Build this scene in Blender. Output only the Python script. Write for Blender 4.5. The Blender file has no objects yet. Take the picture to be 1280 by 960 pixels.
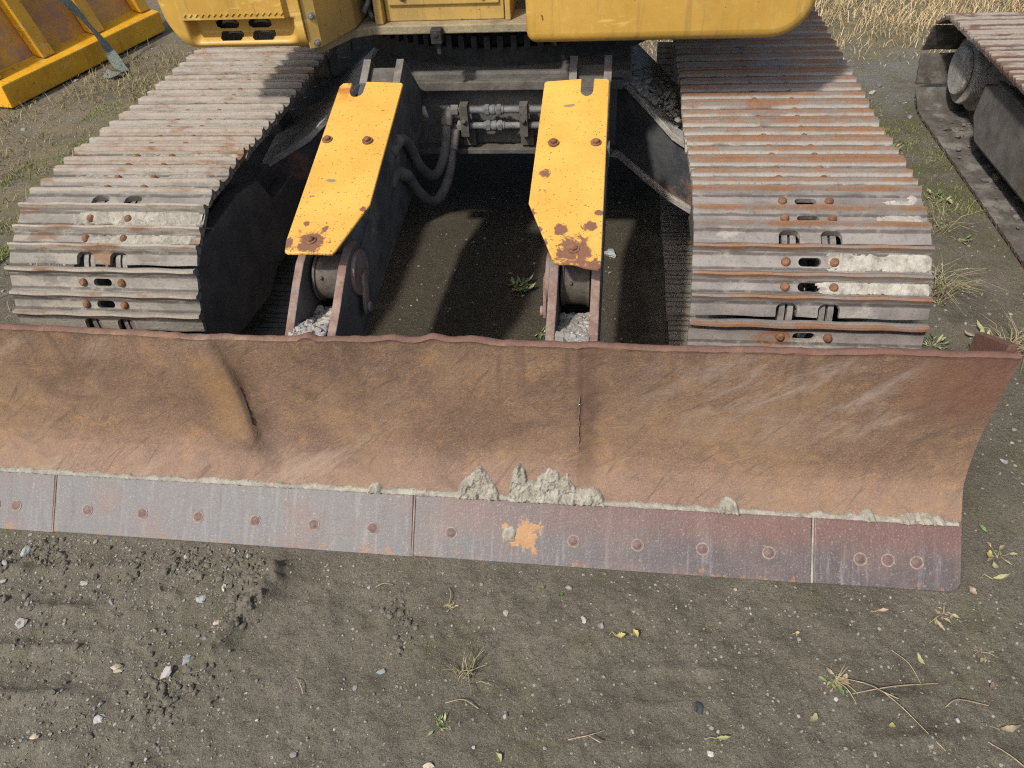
import bpy, bmesh, math, random
import numpy as np
from mathutils import Vector, Matrix, noise as mnoise
random.seed(7); rng = np.random.default_rng(7)
S = bpy.context.scene
COL = S.collection

# ------------------------------------------------------------------ camera, sky, sun, exposure
cam = bpy.data.cameras.new('camera'); camo = bpy.data.objects.new('camera', cam); COL.objects.link(camo)
f_px, yaw, pitch, roll = 938.683, -0.168, 0.729, -0.075
fw = Vector((math.sin(yaw)*math.cos(pitch), math.cos(yaw)*math.cos(pitch), -math.sin(pitch)))
rt = fw.cross(Vector((0, 0, 1))).normalized(); up = rt.cross(fw)
c_, s_ = math.cos(roll), math.sin(roll)
R_ = c_*rt + s_*up; U_ = -s_*rt + c_*up
camo.matrix_world = Matrix(((R_.x, U_.x, -fw.x, 0.499), (R_.y, U_.y, -fw.y, -1.8), (R_.z, U_.z, -fw.z, 1.829), (0, 0, 0, 1)))
cam.sensor_fit = 'HORIZONTAL'; cam.sensor_width = 36; cam.lens = 36*f_px/1280; cam.clip_end = 500; cam.clip_start = 0.05
S.camera = camo
SUNDIR = Vector((0.44, 0.72, -1.0)).normalized()
w = bpy.data.worlds.new('World'); S.world = w; w.use_nodes = True
sky = w.node_tree.nodes.new('ShaderNodeTexSky'); sky.sky_type = 'NISHITA'; sky.sun_disc = False
sky.sun_elevation = math.asin(-SUNDIR.z); sky.sun_rotation = math.atan2(-SUNDIR.x, -SUNDIR.y)
sky.dust_density = 3.0
bg = w.node_tree.nodes['Background']; bg.inputs['Strength'].default_value = 0.15
w.node_tree.links.new(sky.outputs[0], bg.inputs[0])
sun = bpy.data.lights.new('sun', 'SUN'); sun.energy = 3.6; sun.angle = math.radians(3.0); sun.color = (1, .95, .87)
suno = bpy.data.objects.new('sun', sun); COL.objects.link(suno)
suno.rotation_euler = SUNDIR.to_track_quat('-Z', 'Y').to_euler()
S.view_settings.view_transform = 'Standard'; S.view_settings.look = 'None'
S.cycles.use_denoising = False; S.cycles.filter_width = 1.15
S.view_settings.exposure = 0.0; S.view_settings.gamma = 1

# ------------------------------------------------------------------ noise
def _h(ix, iy, s):
    n = (ix.astype(np.int64)*374761393 + iy.astype(np.int64)*668265263 + s*974711) & 0xffffffff
    n = ((n ^ (n >> 13))*1274126177) & 0xffffffff
    n = n ^ (n >> 16)
    return (n & 0xffff)/65535.0
def vnoise(x, y, s=0):
    ix = np.floor(x); iy = np.floor(y); fx = x-ix; fy = y-iy
    fx = fx*fx*(3-2*fx); fy = fy*fy*(3-2*fy)
    a = _h(ix, iy, s); b = _h(ix+1, iy, s); c = _h(ix, iy+1, s); d = _h(ix+1, iy+1, s)
    return (a*(1-fx)+b*fx)*(1-fy)+(c*(1-fx)+d*fx)*fy
def fbm(x, y, oct=4, s=0, g=.5):
    v = 0; a = 1; t = 0
    for o in range(oct):
        v = v + a*vnoise(x, y, s+o*17); t += a; a *= g; x = x*2.03+11.3; y = y*2.03+5.7
    return v/t
def sstep(a, b, x):
    t = np.clip((x-a)/(b-a), 0, 1); return t*t*(3-2*t)

# ------------------------------------------------------------------ node helpers
class G:
    def __init__(s, name):
        s.m = bpy.data.materials.new(name); s.m.use_nodes = True; s.t = s.m.node_tree; s.n = s.t.nodes
        s.b = s.n['Principled BSDF']; s.tc = s.n.new('ShaderNodeTexCoord'); s.geo = s.n.new('ShaderNodeNewGeometry')
        s.pos = s.geo.outputs['Position']; s.obj = s.tc.outputs['Object']
    def L(s, a, b):
        if isinstance(a, (int, float)): b.default_value = a
        elif isinstance(a, tuple): b.default_value = (*a, 1) if len(a) == 3 and len(b.default_value) == 4 else a
        else: s.t.links.new(a, b)
    def map(s, v, scale=(1, 1, 1), rot=(0, 0, 0), loc=(0, 0, 0)):
        n = s.n.new('ShaderNodeMapping'); s.L(v, n.inputs[0]); n.inputs['Scale'].default_value = scale
        n.inputs['Rotation'].default_value = rot; n.inputs['Location'].default_value = loc; return n.outputs[0]
    def rmap(s, v, rot, scale, loc=(0, 0, 0)):
        return s.map(s.map(v, (1, 1, 1), rot, loc), scale)
    def noise(s, scale, detail=4, rough=.55, v=None, dist=0):
        n = s.n.new('ShaderNodeTexNoise'); s.L(v or s.pos, n.inputs['Vector']); n.inputs['Scale'].default_value = scale
        n.inputs['Detail'].default_value = detail; n.inputs['Roughness'].default_value = rough; n.inputs['Distortion'].default_value = dist
        return n.outputs['Fac']
    def vor(s, scale, v=None, feat='F1', out='Distance', rnd=1):
        n = s.n.new('ShaderNodeTexVoronoi'); n.feature = feat; s.L(v or s.pos, n.inputs['Vector']); n.inputs['Scale'].default_value = scale
        n.inputs['Randomness'].default_value = rnd
        return n.outputs[out]
    def rng(s, v, a, b, c=0, d=1):
        n = s.n.new('ShaderNodeMapRange'); n.interpolation_type = 'SMOOTHSTEP'; s.L(v, n.inputs[0])
        for k, x in enumerate((a, b, c, d)): n.inputs[k+1].default_value = x
        return n.outputs[0]
    def ma(s, op, a, b=0.0):
        n = s.n.new('ShaderNodeMath'); n.operation = op; s.L(a, n.inputs[0]); s.L(b, n.inputs[1]); return n.outputs[0]
    def mul(s, *a):
        v = a[0]
        for x in a[1:]: v = s.ma('MULTIPLY', v, x)
        return v
    def mix(s, f, a, b):
        n = s.n.new('ShaderNodeMix'); n.data_type = 'RGBA'; s.L(f, n.inputs[0]); s.L(a, n.inputs[6]); s.L(b, n.inputs[7]); return n.outputs[2]
    def xyz(s, v):
        n = s.n.new('ShaderNodeSeparateXYZ'); s.L(v, n.inputs[0]); return n.outputs
    def info(s, k):
        n = s.n.new('ShaderNodeObjectInfo'); return n.outputs[k]
    def bump(s, h, strength=.4, dist=.01, prev=None):
        n = s.n.new('ShaderNodeBump'); s.L(h, n.inputs['Height']); n.inputs['Strength'].default_value = strength
        n.inputs['Distance'].default_value = dist
        if prev: s.L(prev, n.inputs['Normal'])
        return n.outputs[0]
    def out(s, col, rough=.8, metal=0, nrm=None, spec=.3):
        s.L(col, s.b.inputs['Base Color']); s.L(rough, s.b.inputs['Roughness']); s.L(metal, s.b.inputs['Metallic'])
        s.b.inputs['Specular IOR Level'].default_value = spec
        if nrm: s.L(nrm, s.b.inputs['Normal'])
        return s.m

def m_paint(name, base, dark, rustamt=.0, lip=None):
    """weathered yellow paint; chips of rust where noise is high"""
    g = G(name)
    c = g.mix(g.rng(g.noise(5, 5), .3, .7), base, dark)
    c = g.mix(g.mul(g.rng(g.noise(38, 6, .7, g.map(g.pos, (1, 1, .35))), .52, .72), .35), c, (base[0]*1.1, base[1]*1.25+.03, base[2]+.09))
    dirt = g.rng(g.noise(9, 7, .65), .5, .8)
    c = g.mix(g.mul(dirt, .36), c, (.24, .16, .07))
    c = g.mix(g.mul(g.rng(g.noise(1, 5, .65, g.map(g.pos, (26, 26, 2.5)), .3), .54, .70), .4), c, (.20, .13, .06))
    sc = g.mul(g.rng(g.noise(1, 5, .65, g.map(g.pos, (5, 5, 22)), .4), .60, .68), .55)
    c = g.mix(sc, c, (.72, .52, .17))
    chips = g.rng(g.noise(70, 5, .6), .76-rustamt*.12, .79-rustamt*.12)
    big = g.rng(g.noise(13, 6, .6), .735-rustamt*.06, .76-rustamt*.06)
    k = g.ma('MAXIMUM', chips, g.mul(big, g.rng(g.noise(60, 3), .35, .5)))
    rust = g.mix(g.noise(90, 4), (.07, .022, .012), (.22, .08, .03))
    c = g.mix(k, c, rust)
    h = g.ma('SUBTRACT', g.mul(g.noise(60, 5), .3), g.mul(k, .5))
    return g.out(c, g.mix(k, (.42,)*3, (.9,)*3), 0, g.bump(h, .35, .004), .4)

def m_cover():
    g = G('cover_paint')
    x, y, z = g.xyz(g.pos)
    c = g.mix(g.rng(g.noise(6, 5), .3, .7), (.72, .405, .085), (.62, .33, .06))
    c = g.mix(g.mul(g.rng(g.noise(16, 6, .65, dist=.6), .5, .75), .45), c, (.60, .31, .065))
    c = g.mix(g.mul(g.rng(g.noise(120, 4, .7), .5, .75), .18), c, (.85, .55, .15))
    low = g.rng(y, .60, -.10)           # the lower end of the plate is the worn one
    n1 = g.ma('ADD', g.mul(g.noise(26, 6, .66, dist=.5), .75), g.mul(g.noise(6, 3, .5, g.map(g.pos, loc=(2.3, 1.7, 0))), .27))
    thr = g.ma('SUBTRACT', n1, g.ma('SUBTRACT', .74, g.mul(low, .085)))
    patch = g.rng(thr, 0, .018)
    spots = g.rng(g.ma('SUBTRACT', g.noise(95, 3, .55), g.ma('SUBTRACT', .745, g.mul(low, .075))), 0, .02)
    spots = g.ma('MAXIMUM', spots, g.rng(g.noise(150, 2, .5), .675, .70))
    # bare ring round the lowest bolt
    def ring(px, py, k_=1.0):
        d = g.ma('POWER', g.ma('ADD', g.ma('POWER', g.ma('SUBTRACT', x, px), 2.0), g.ma('POWER', g.ma('SUBTRACT', y, py), 2.0)), .5)
        return g.rng(g.ma('ADD', d, g.mul(g.ma('SUBTRACT', g.noise(34, 6, .72, dist=.5), .5), .14*k_)), .050*k_, .034*k_)
    edge = g.rng(g.ma('ADD', y, g.mul(g.ma('SUBTRACT', g.noise(45, 4), .5), .10)), -.112, -.128)
    k = patch
    for q in (spots, ring(.401, -.088), ring(-.331, -.072), ring(.302, .205, .40), ring(.268, .055, .42), ring(.292, -.010, .40), ring(.362, -.010, .45), ring(.440, .0, .42), ring(.462, .05, .25), ring(-.395, -.075, .45), ring(-.30, -.02, .3), ring(-.36, .0, .22), ring(-.21, .06, .22), ring(.315, -.06, .3), edge): k = g.ma('MAXIMUM', k, q)
    # rust bled round the notch of the plate on the left
    rd = g.mul(g.rng(y, .50, .61), g.rng(x, -.33, -.36), g.rng(x, -.1, -.2), g.rng(g.noise(30, 5), .35, .6))
    k2 = g.mul(rd, .9)
    rust = g.mix(g.noise(110, 4), (.13, .06, .04), (.26, .125, .07))
    for px, py_, sx in ((.354, .497, .022), (-.372, .105, .011), (-.33, .17, .02)):
        dd = g.ma('ADD', g.ma('POWER', g.ma('DIVIDE', g.ma('SUBTRACT', x, px), sx), 2.0), g.ma('POWER', g.ma('DIVIDE', g.ma('SUBTRACT', y, py_), sx*.42), 2.0))
        c = g.mix(g.mul(g.rng(g.ma('ADD', dd, g.mul(g.noise(70, 4), .8)), 1.35, .7), .8), c, (.17, .16, .14))
    halo = g.rng(thr, -.05, .0)
    c = g.mix(g.mul(halo, .35), c, (.55, .21, .03))
    c = g.mix(k2, c, (.36, .11, .03)); c = g.mix(k, c, rust)
    h = g.ma('SUBTRACT', g.mul(g.noise(130, 4), .12), g.mul(k, .5))
    return g.out(c, g.mix(k, (.40,)*3, (.88,)*3), 0, g.bump(h, .5, .003), .4)

def m_blade():
    g = G('rusty_blade'); x, y, z = g.xyz(g.pos)
    c = g.mix(g.rng(g.noise(3.2, 6, .62), .32, .68), (.238, .150, .097), (.150, .094, .066))
    c = g.mix(g.mul(g.rng(g.noise(7, 7, .68, dist=.9), .48, .70), .8), c, (.135, .083, .058))
    c = g.mix(g.mul(g.rng(g.noise(16, 6, .66, dist=.6), .50, .72), .6), c, (.36, .205, .095))
    c = g.mix(g.mul(g.rng(g.noise(45, 5, .65), .52, .72), .4), c, (.15, .085, .058))
    low = g.rng(g.ma('ADD', z, g.mul(g.ma('SUBTRACT', g.noise(6, 5, .65), .5), .16)), .30, .13)
    c = g.mix(g.mul(low, .55), c, g.mix(g.noise(20, 5, .65), (.225, .15, .12), (.32, .22, .165)))
    grit = g.noise(260, 3, .7); grit2 = g.noise(110, 4, .7)
    c = g.mix(g.mul(g.rng(grit, .5, .68), .38), c, (.42, .29, .20))
    c = g.mix(g.mul(g.rng(grit, .5, .32), .42), c, (.08, .047, .035))
    wide = g.noise(1.7, 6, .66, dist=1.2)
    c = g.mix(g.mul(g.rng(wide, .44, .66), .4), c, (.33, .215, .12))
    c = g.mix(g.mul(g.rng(g.noise(2.6, 7, .7, g.map(g.pos, (1, 1, 1.7), loc=(3, 1, 6)), 1.5), .48, .68), .42), c, (.11, .07, .052))
    pol = g.mul(g.rng(g.noise(1, 6, .7, g.rmap(g.pos, (0, .5, 0), (2.2, 1, 14), (2, 0, 5)), .5), .52, .68), g.rng(x, .2, -.3))
    c = g.mix(g.mul(pol, .4), c, (.38, .29, .215))
    c = g.mix(g.mul(g.rng(g.noise(28, 7, .75), .56, .70), .38), c, (.35, .18, .075))
    c = g.mix(g.mul(g.rng(grit2, .54, .72), .3), c, (.42, .26, .14))
    for rot, amt, loc in ((.55, .34, 0), (-.75, .12, 3.1), (.95, .22, 7.7), (.15, .24, 1.7), (.35, .24, 9.2)):
        v = g.rmap(g.pos, (0, rot, 0), (7, 1, 260), (loc, 0, loc*.7))
        sc = g.mul(g.rng(g.noise(1, 3, .6, v, .35), .66, .72), g.rng(g.noise(5, 4, .6, g.map(g.pos, loc=(loc, 0, 0))), .45, .60))
        c = g.mix(g.mul(sc, amt), c, (.52, .35, .21))
    for rot, loc in ((.6, 5), (.9, 2)):
        v = g.rmap(g.pos, (0, rot, 0), (6, 1, 70), (loc, 0, 2))
        c = g.mix(g.mul(g.rng(g.noise(1, 5, .65, v, .6), .58, .72), .5), c, (.085, .053, .04))
    # drips and streaks running down from the lip
    v = g.map(g.pos, (30, 1, 2.2)); st_ = g.mul(g.rng(g.noise(1, 5, .65, v, .3), .52, .68), g.rng(z, .34, .58))
    c = g.mix(g.mul(st_, .45), c, (.11, .07, .05))
    # chalky scuffs on the upper right, dark bands at the crease and behind the lug
    sc = g.mul(g.rng(x, .45, .95), g.rng(z, .26, .46), g.rng(z, .64, .58), g.rng(g.noise(6, 7, .68, g.rmap(g.pos, (0, .75, 0), (1.0, 1, 2.6)), .9), .42, .66), g.rng(x, 1.36, 1.2))
    c = g.mix(g.mul(sc, .7), c, g.mix(g.noise(40, 5, .7), (.25, .185, .145), (.45, .36, .30)))
    c = g.mix(g.mul(g.rng(x, 1.12, 1.36), g.rng(z, .36, .52), .6), c, g.mix(g.noise(30, 5), (.115, .05, .036), (.19, .085, .06)))
    crease_dark = g.mul(g.rng(g.ma('ABSOLUTE', g.ma('SUBTRACT', x, g.ma('ADD', .456, g.mul(g.ma('SUBTRACT', g.noise(9, 4), .5), .07)))), .05, .0), g.rng(z, .13, .22))
    c = g.mix(g.mul(crease_dark, .5), c, (.085, .048, .036))
    crease_dark = g.mul(g.rng(g.ma('ABSOLUTE', g.ma('SUBTRACT', x, g.ma('ADD', -.518, g.mul(g.ma('SUBTRACT', g.noise(8, 5, .65), .5), .10)))), .055, .0), g.rng(z, .62, .5), g.rng(z, .12, .2))  # shaded side of the crease, painted into the colour
    c = g.mix(g.mul(crease_dark, .42, g.rng(g.noise(22, 5, .7), .3, .55)), c, (.065, .046, .037))
    crease_lit = g.mul(g.rng(g.ma('ABSOLUTE', g.ma('ADD', x, .60)), .10, .0), g.rng(z, .22, .32), g.rng(z, .60, .5))  # lit side of the crease, painted in as a lighter orange
    c = g.mix(g.mul(crease_lit, .45), c, (.34, .20, .085))
    lip = g.rng(g.ma('ADD', z, g.mul(g.ma('SUBTRACT', g.noise(25, 4), .5), .03)), .615, .632)
    c = g.mix(g.mul(lip, .8), c, g.mix(g.noise(70, 4), (.11, .058, .045), (.21, .11, .082)))
    h = g.ma('ADD', g.mul(grit2, .5), g.ma('ADD', g.mul(g.noise(14, 6, .65), .9), g.mul(grit, .35)))
    return g.out(c, g.rng(grit, .2, .8, .62, .9), 0, g.bump(h, .55, .007), .3)

def m_cutting():
    g = G('cutting_edge_steel'); x, y, z = g.xyz(g.pos)
    a = g.rng(x, -.35, 1.0)
    c = g.mix(a, (.152, .146, .144), (.090, .075, .075))
    v = g.map(g.pos, (60, 5, 5)); c = g.mix(g.mul(g.rng(g.noise(1, 5, .65, v), .5, .75), .55), c, (.27, .257, .25))
    c = g.mix(g.mul(g.rng(g.noise(1, 5, .65, g.map(g.pos, (45, 5, 5), loc=(3, 0, 1))), .52, .75), .5), c, (.10, .068, .062))
    c = g.mix(g.mul(g.rng(g.noise(6, 5), .45, .7), .5), c, (.20, .125, .105))
    c = g.mix(g.mul(g.rng(g.ma('ADD', z, g.mul(g.noise(14, 4), .06)), .075, .135), a, .7), c, (.17, .082, .066))
    sp = g.rng(g.noise(150, 3, .6), .6, .72); c = g.mix(g.mul(sp, .4), c, (.42, .38, .36))
    ru = g.rng(g.ma('SUBTRACT', g.noise(30, 5, .65), g.rng(z, .0, .040, -.035, .10)), .60, .65)
    c = g.mix(g.mul(ru, .6), c, (.30, .15, .06))
    c = g.mix(g.mul(g.rng(g.noise(24, 6, .7), .5, .7), .35), c, (.15, .12, .105))
    d = g.ma('POWER', g.ma('ADD', g.ma('POWER', g.ma('SUBTRACT', x, .278), 2.0), g.ma('POWER', g.mul(g.ma('SUBTRACT', z, .058), 1.7), 2.0)), .5)
    pt = g.rng(g.ma('ADD', d, g.mul(g.ma('SUBTRACT', g.noise(17, 6, .7, dist=.6), .5), .22)), .056, .044)
    c = g.mix(pt, c, g.mix(g.noise(60, 5, .7), (.27, .125, .05), (.46, .27, .12)))
    h = g.ma('ADD', g.mul(g.noise(1, 5, .7, g.map(g.pos, (55, 9, 9)), .6), .5), g.ma('ADD', g.mul(g.noise(160, 3), .6), g.noise(18, 5, .65)))
    c = g.mix(g.mul(g.rng(g.noise(240, 3, .7), .5, .7), .3), c, (.33, .30, .28))
    return g.out(c, .58, .1, g.bump(h, .4, .004), .45)

def m_shoe(name, rustcol, rustamt, mud, flatA, flatB):
    g = G(name); ox, oy, oz = g.xyz(g.obj)
    rc = g.xyz(g.info('Color'))
    c = g.mix(g.rng(g.noise(8, 5, .6), .35, .65), flatA, flatB)
    v = g.map(g.pos, (4, 60, 60)); c = g.mix(g.mul(g.rng(g.noise(1, 4, .6, v), .5, .72), .5), c, (.33, .305, .28))
    c = g.mix(g.mul(g.rng(g.noise(60, 5, .65), .54, .72), .5), c, (.12, .085, .065))
    rs = g.rng(g.ma('ADD', g.noise(7, 6, .65, g.map(g.pos, (.6, 1, 1))), g.mul(g.ma('SUBTRACT', rc[1], .5), .3)), .62-rustamt*.10, .70-rustamt*.10)
    rust = g.mix(g.noise(75, 5, .7), (rustcol[0]*.45, rustcol[1]*.38, rustcol[2]*.4), rustcol)
    c = g.mix(g.mul(rs, .85), c, rust)
    gr = g.rng(g.ma('ADD', oz, g.mul(g.ma('SUBTRACT', g.noise(40, 4), .5), .010)), .009, .015)
    gtop = g.mix(g.rng(g.noise(14, 5, .65, g.map(g.pos, (.5, 1, 1))), *((.30, .52) if mud < .5 else (.42, .64))), rust, g.mix(g.noise(50, 4), (.28, .235, .19), (.43, .375, .31)) if mud < .5 else g.mix(g.noise(60, 5, .7), (.115, .085, .065), (.30, .25, .21)))
    c = g.mix(g.mul(gr, .85), c, gtop)
    crevice_shade = None
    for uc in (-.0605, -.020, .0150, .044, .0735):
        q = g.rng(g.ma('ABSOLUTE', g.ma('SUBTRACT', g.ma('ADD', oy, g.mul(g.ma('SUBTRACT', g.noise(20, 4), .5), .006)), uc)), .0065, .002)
        crevice_shade = q if crevice_shade is None else g.ma('MAXIMUM', crevice_shade, q)
    crevice_shade = g.mul(crevice_shade, g.rng(oz, .009, .004), g.rng(g.noise(26, 4, .6), .25, .5), .72)  # crevice shade beside the grousers, painted in as dark grime lines
    # dried mud lying in the flats
    md = g.rng(g.ma('ADD', g.noise(5.5, 6, .62, g.map(g.pos, (.7, 1.3, 1.3)), .3), g.mul(g.ma('SUBTRACT', rc[0], .5), .34)), .53, .60)
    md = g.mul(md, g.rng(oz, .014, .004), g.rng(g.noise(70, 4, .7), .25, .42))
    mc = g.mix(g.noise(55, 5, .7), (.27, .245, .205), (.43, .40, .34)) if mud > .5 else g.mix(g.noise(55, 5, .7), (.22, .20, .165), (.36, .33, .27))
    c = g.mix(g.mul(md, .92), c, mc)
    c = g.mix(crevice_shade, c, (.05, .038, .03))
    sp = g.rng(g.noise(95, 4, .7), .58, .72); c = g.mix(g.mul(sp, .45), c, (.09, .055, .038))
    h = g.ma('ADD', g.mul(g.noise(120, 5, .7), .6), g.ma('ADD', g.mul(md, .5), g.mul(g.noise(25, 4), .5)))
    return g.out(c, .72, .1, g.bump(h, .55, .005), .4)

def m_simple(name, a, b, sc=12, rough=.75, metal=0, grit=90, bump=.4, dirt=None, dsc=6, dlo=.5, dhi=.7, vec=None, spec=.3):
    g = G(name)
    v = g.map(g.pos, vec) if vec else g.pos
    c = g.mix(g.rng(g.noise(sc, 6, .62, v), .35, .67), a, b)
    gr = g.noise(grit, 4, .7)
    c = g.mix(g.mul(g.rng(gr, .5, .8), .35), c, tuple(min(1, q*1.7+.01) for q in b))
    c = g.mix(g.mul(g.rng(gr, .5, .2), .35), c, tuple(q*.5 for q in a))
    if dirt: c = g.mix(g.mul(g.rng(g.noise(dsc, 6, .65), dlo, dhi), .85), c, dirt)
    return g.out(c, rough, metal, g.bump(g.ma('ADD', gr, g.mul(g.noise(sc, 5), .7)), bump, .005), spec)

def m_ground():
    g = G('dirt'); x, y, z = g.xyz(g.pos)
    n1 = g.noise(2.2, 6, .6); n2 = g.noise(9, 6, .65, dist=.3)
    c = g.mix(g.rng(n1, .35, .65), (.192, .173, .130), (.142, .127, .096))
    c = g.mix(g.mul(g.rng(n2, .45, .7), .6), c, (.090, .079, .061))
    c = g.mix(g.mul(g.rng(g.noise(5, 5, .6, g.map(g.pos, loc=(4, 2, 0))), .5, .72), .5), c, (.225, .206, .163))
    lf = g.mul(g.rng(x, .1, -.9), g.rng(y, .4, -.4)); c = g.mix(g.mul(lf, .4), c, (.225, .203, .152))
    # moss and algae film
    mo = g.mul(g.rng(g.noise(3.5, 6, .65, g.map(g.pos, loc=(1.3, 5, 0))), .50, .68), g.rng(g.noise(45, 4, .7), .38, .58))
    c = g.mix(g.mul(mo, .42), c, (.145, .150, .06))
    under_shade = g.mul(g.rng(g.ma('ADD', x, g.mul(g.ma('SUBTRACT', g.noise(5, 4), .5), .25)), .74, .60), g.rng(x, -.78, -.70), g.rng(g.ma('ADD', y, g.mul(g.ma('SUBTRACT', g.noise(4, 4, .6, g.map(g.pos, loc=(7, 1, 0))), .5), .4)), -.3, .1))  # shade under the machine, painted into the soil colour
    c = g.mix(g.mul(under_shade, .85), c, g.mix(g.noise(8, 6, .65), (.034, .028, .019), (.075, .062, .043)))
    edge = g.ma('MAXIMUM', g.mul(g.rng(x, -3.05, -2.8), g.rng(x, -2.2, -2.5), g.rng(y, .6, 1.2), g.rng(y, 4.2, 3.2)), g.mul(g.rng(x, 1.5, 1.8), g.rng(y, .9, 1.8)))
    mo2 = g.mul(edge, g.rng(g.noise(6, 6, .65), .40, .58), g.rng(g.noise(70, 4, .7), .3, .55))
    c = g.mix(g.mul(mo2, .8), c, g.mix(g.noise(20, 4), (.085, .105, .03), (.15, .145, .05)))
    # straw coloured litter under the dry grass
    dry = g.ma('MAXIMUM', g.rng(y, 3.0, 3.9), g.mul(g.rng(x, -2.4, -2.9), g.rng(y, .4, 1.2)))
    c = g.mix(g.mul(dry, g.rng(g.noise(7, 6, .7), .3, .6), .8), c, g.mix(g.noise(60, 4), (.13, .105, .06), (.34, .275, .16)))
    # grey gravel strip
    gv = g.mul(g.rng(y, 2.4, 2.9), g.rng(y, 3.9, 3.4), g.rng(x, 1.2, 1.8), g.rng(g.noise(4, 5), .35, .6))
    c = g.mix(g.mul(gv, .7), c, (.20, .195, .18))
    # grit
    v1 = g.n.new('ShaderNodeTexVoronoi'); g.L(g.pos, v1.inputs['Vector']); v1.inputs['Scale'].default_value = 210
    cc = g.xyz(v1.outputs['Color'])
    c = g.mix(g.mul(g.rng(cc[0], .72, 1), g.rng(v1.outputs['Distance'], .42, .25), .65), c, (.36, .33, .26))
    c = g.mix(g.mul(g.rng(cc[1], .70, 1), .5), c, (.075, .064, .048))
    v2 = g.n.new('ShaderNodeTexVoronoi'); g.L(g.pos, v2.inputs['Vector']); v2.inputs['Scale'].default_value = 75
    c2 = g.xyz(v2.outputs['Color'])
    c = g.mix(g.mul(g.rng(c2[2], .955, .97), g.rng(v2.outputs['Distance'], .30, .22), .85), c, (.46, .44, .39))
    fine = g.noise(330, 3, .75)
    c = g.mix(g.mul(g.rng(fine, .52, .68), .55), c, (.31, .28, .225))
    c = g.mix(g.mul(g.rng(fine, .48, .32), .6), c, (.055, .047, .036))
    h = g.ma('ADD', g.mul(fine, .8), g.ma('ADD', g.noise(95, 5, .7), g.mul(g.noise(30, 5, .65), 1.3)))
    return g.out(c, .95, 0, g.bump(h, .85, .008), .12)

M = {}
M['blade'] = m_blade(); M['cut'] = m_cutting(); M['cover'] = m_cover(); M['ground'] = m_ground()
M['body'] = m_paint('yellow_body_paint', (.54, .33, .07), (.46, .27, .05), .38)
M['dirty_yellow'] = m_paint('dirty_yellow_paint', (.50, .33, .09), (.33, .225, .085), .75)
M['dump'] = m_paint('orange_yellow_paint', (.82, .42, .022), (.70, .34, .016), 1.0)
M['dump_panel'] = m_simple('faded_panel_paint', (.80, .42, .05), (.55, .27, .09), 3.0, .6, 0, 60, .2, (.38, .22, .20), 4, .50, .72, (1, .6, 1.6))
M['shoeL'] = m_shoe('shoe_steel_pale', (.30, .165, .08), .30, .4, (.168, .153, .130), (.262, .240, .203))
M['shoeR'] = m_shoe('shoe_steel_rusty', (.34, .165, .068), .62, .9, (.185, .166, .153), (.275, .25, .225))
M['shoeN'] = m_shoe('shoe_steel_brown', (.20, .105, .07), .55, .4, (.105, .068, .053), (.155, .108, .085))
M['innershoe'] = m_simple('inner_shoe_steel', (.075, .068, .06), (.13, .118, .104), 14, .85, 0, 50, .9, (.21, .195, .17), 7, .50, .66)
M['lumps'] = m_simple('brown_dirt_lumps', (.13, .115, .095), (.21, .19, .16), 20, .95, 0, 90, .8)
M['framebrown'] = m_simple('dusty_brown_frame', (.11, .10, .092), (.19, .175, .16), 7, .75, 0, 90, .4, (.18, .165, .145), 9, .56, .72)
M['bolt'] = m_simple('rusty_bolt', (.15, .075, .042), (.27, .135, .068), 40, .8, 0, 200, .5)
M['cutbolt'] = m_simple('worn_bolt_head', (.13, .088, .08), (.20, .14, .125), 60, .6, .2, 200, .4)
M['boltring'] = m_simple('bolt_rim_dust', (.22, .165, .13), (.34, .27, .22), 90, .9, 0, 200, .5)
M['rodeye'] = m_simple('worn_dark_boss', (.06, .05, .04), (.12, .10, .08), 12, .6, 0, 100, .5, (.21, .15, .10), 9, .56, .7)
M['link'] = m_simple('link_steel', (.15, .135, .125), (.25, .23, .21), 25, .6, .2, 120, .4)
M['dark'] = m_simple('dark_dirty_steel', (.10, .094, .088), (.165, .152, .136), 8, .8, 0, 90, .5, (.085, .075, .06), 5, .55, .75)
M['darkblue'] = m_simple('dark_blue_paint', (.070, .075, .083), (.14, .14, .14), 8, .55, 0, 90, .3, (.25, .23, .20), 7, .52, .72)
M['rustdark'] = m_simple('dark_paint_rusting', (.05, .054, .062), (.10, .10, .102), 8, .5, 0, 90, .4, (.26, .135, .075), 4, .55, .66)
M['grey'] = m_simple('dusty_grey_steel', (.15, .14, .125), (.24, .22, .195), 14, .75, 0, 110, .4, (.10, .085, .07), 8, .5, .7)
M['legdust'] = m_simple('dust_covered_steel', (.30, .28, .25), (.42, .395, .355), 12, .9, 0, 60, .8, (.52, .50, .46), 14, .5, .66)
M['flange'] = m_simple('dim_dusty_steel', (.085, .078, .068), (.15, .138, .12), 12, .8, 0, 90, .5)
M['deckgrime'] = m_simple('grimy_yellow_grey', (.24, .20, .13), (.34, .28, .17), 9, .8, 0, 90, .4, (.14, .12, .09), 7, .5, .7)
M['lug'] = m_simple('rusty_lug', (.19, .115, .085), (.30, .215, .175), 18, .7, .1, 130, .4, (.20, .19, .19), 10, .5, .66)
M['pipe'] = m_simple('pipe_steel', (.13, .135, .14), (.21, .21, .205), 30, .6, .1, 160, .4, (.12, .11, .10), 20, .5, .7)
M['hose'] = m_simple('hose_rubber', (.10, .094, .088), (.17, .16, .148), 20, .75, 0, 200, .4, (.15, .135, .115), 10, .55, .75)
M['black'] = m_simple('black_plastic', (.02, .02, .02), (.04, .04, .038), 20, .6)
M['mud'] = m_simple('dried_mud', (.26, .24, .195), (.40, .375, .31), 25, .95, 0, 130, .8, (.24, .215, .17), 30, .5, .7)
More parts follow.
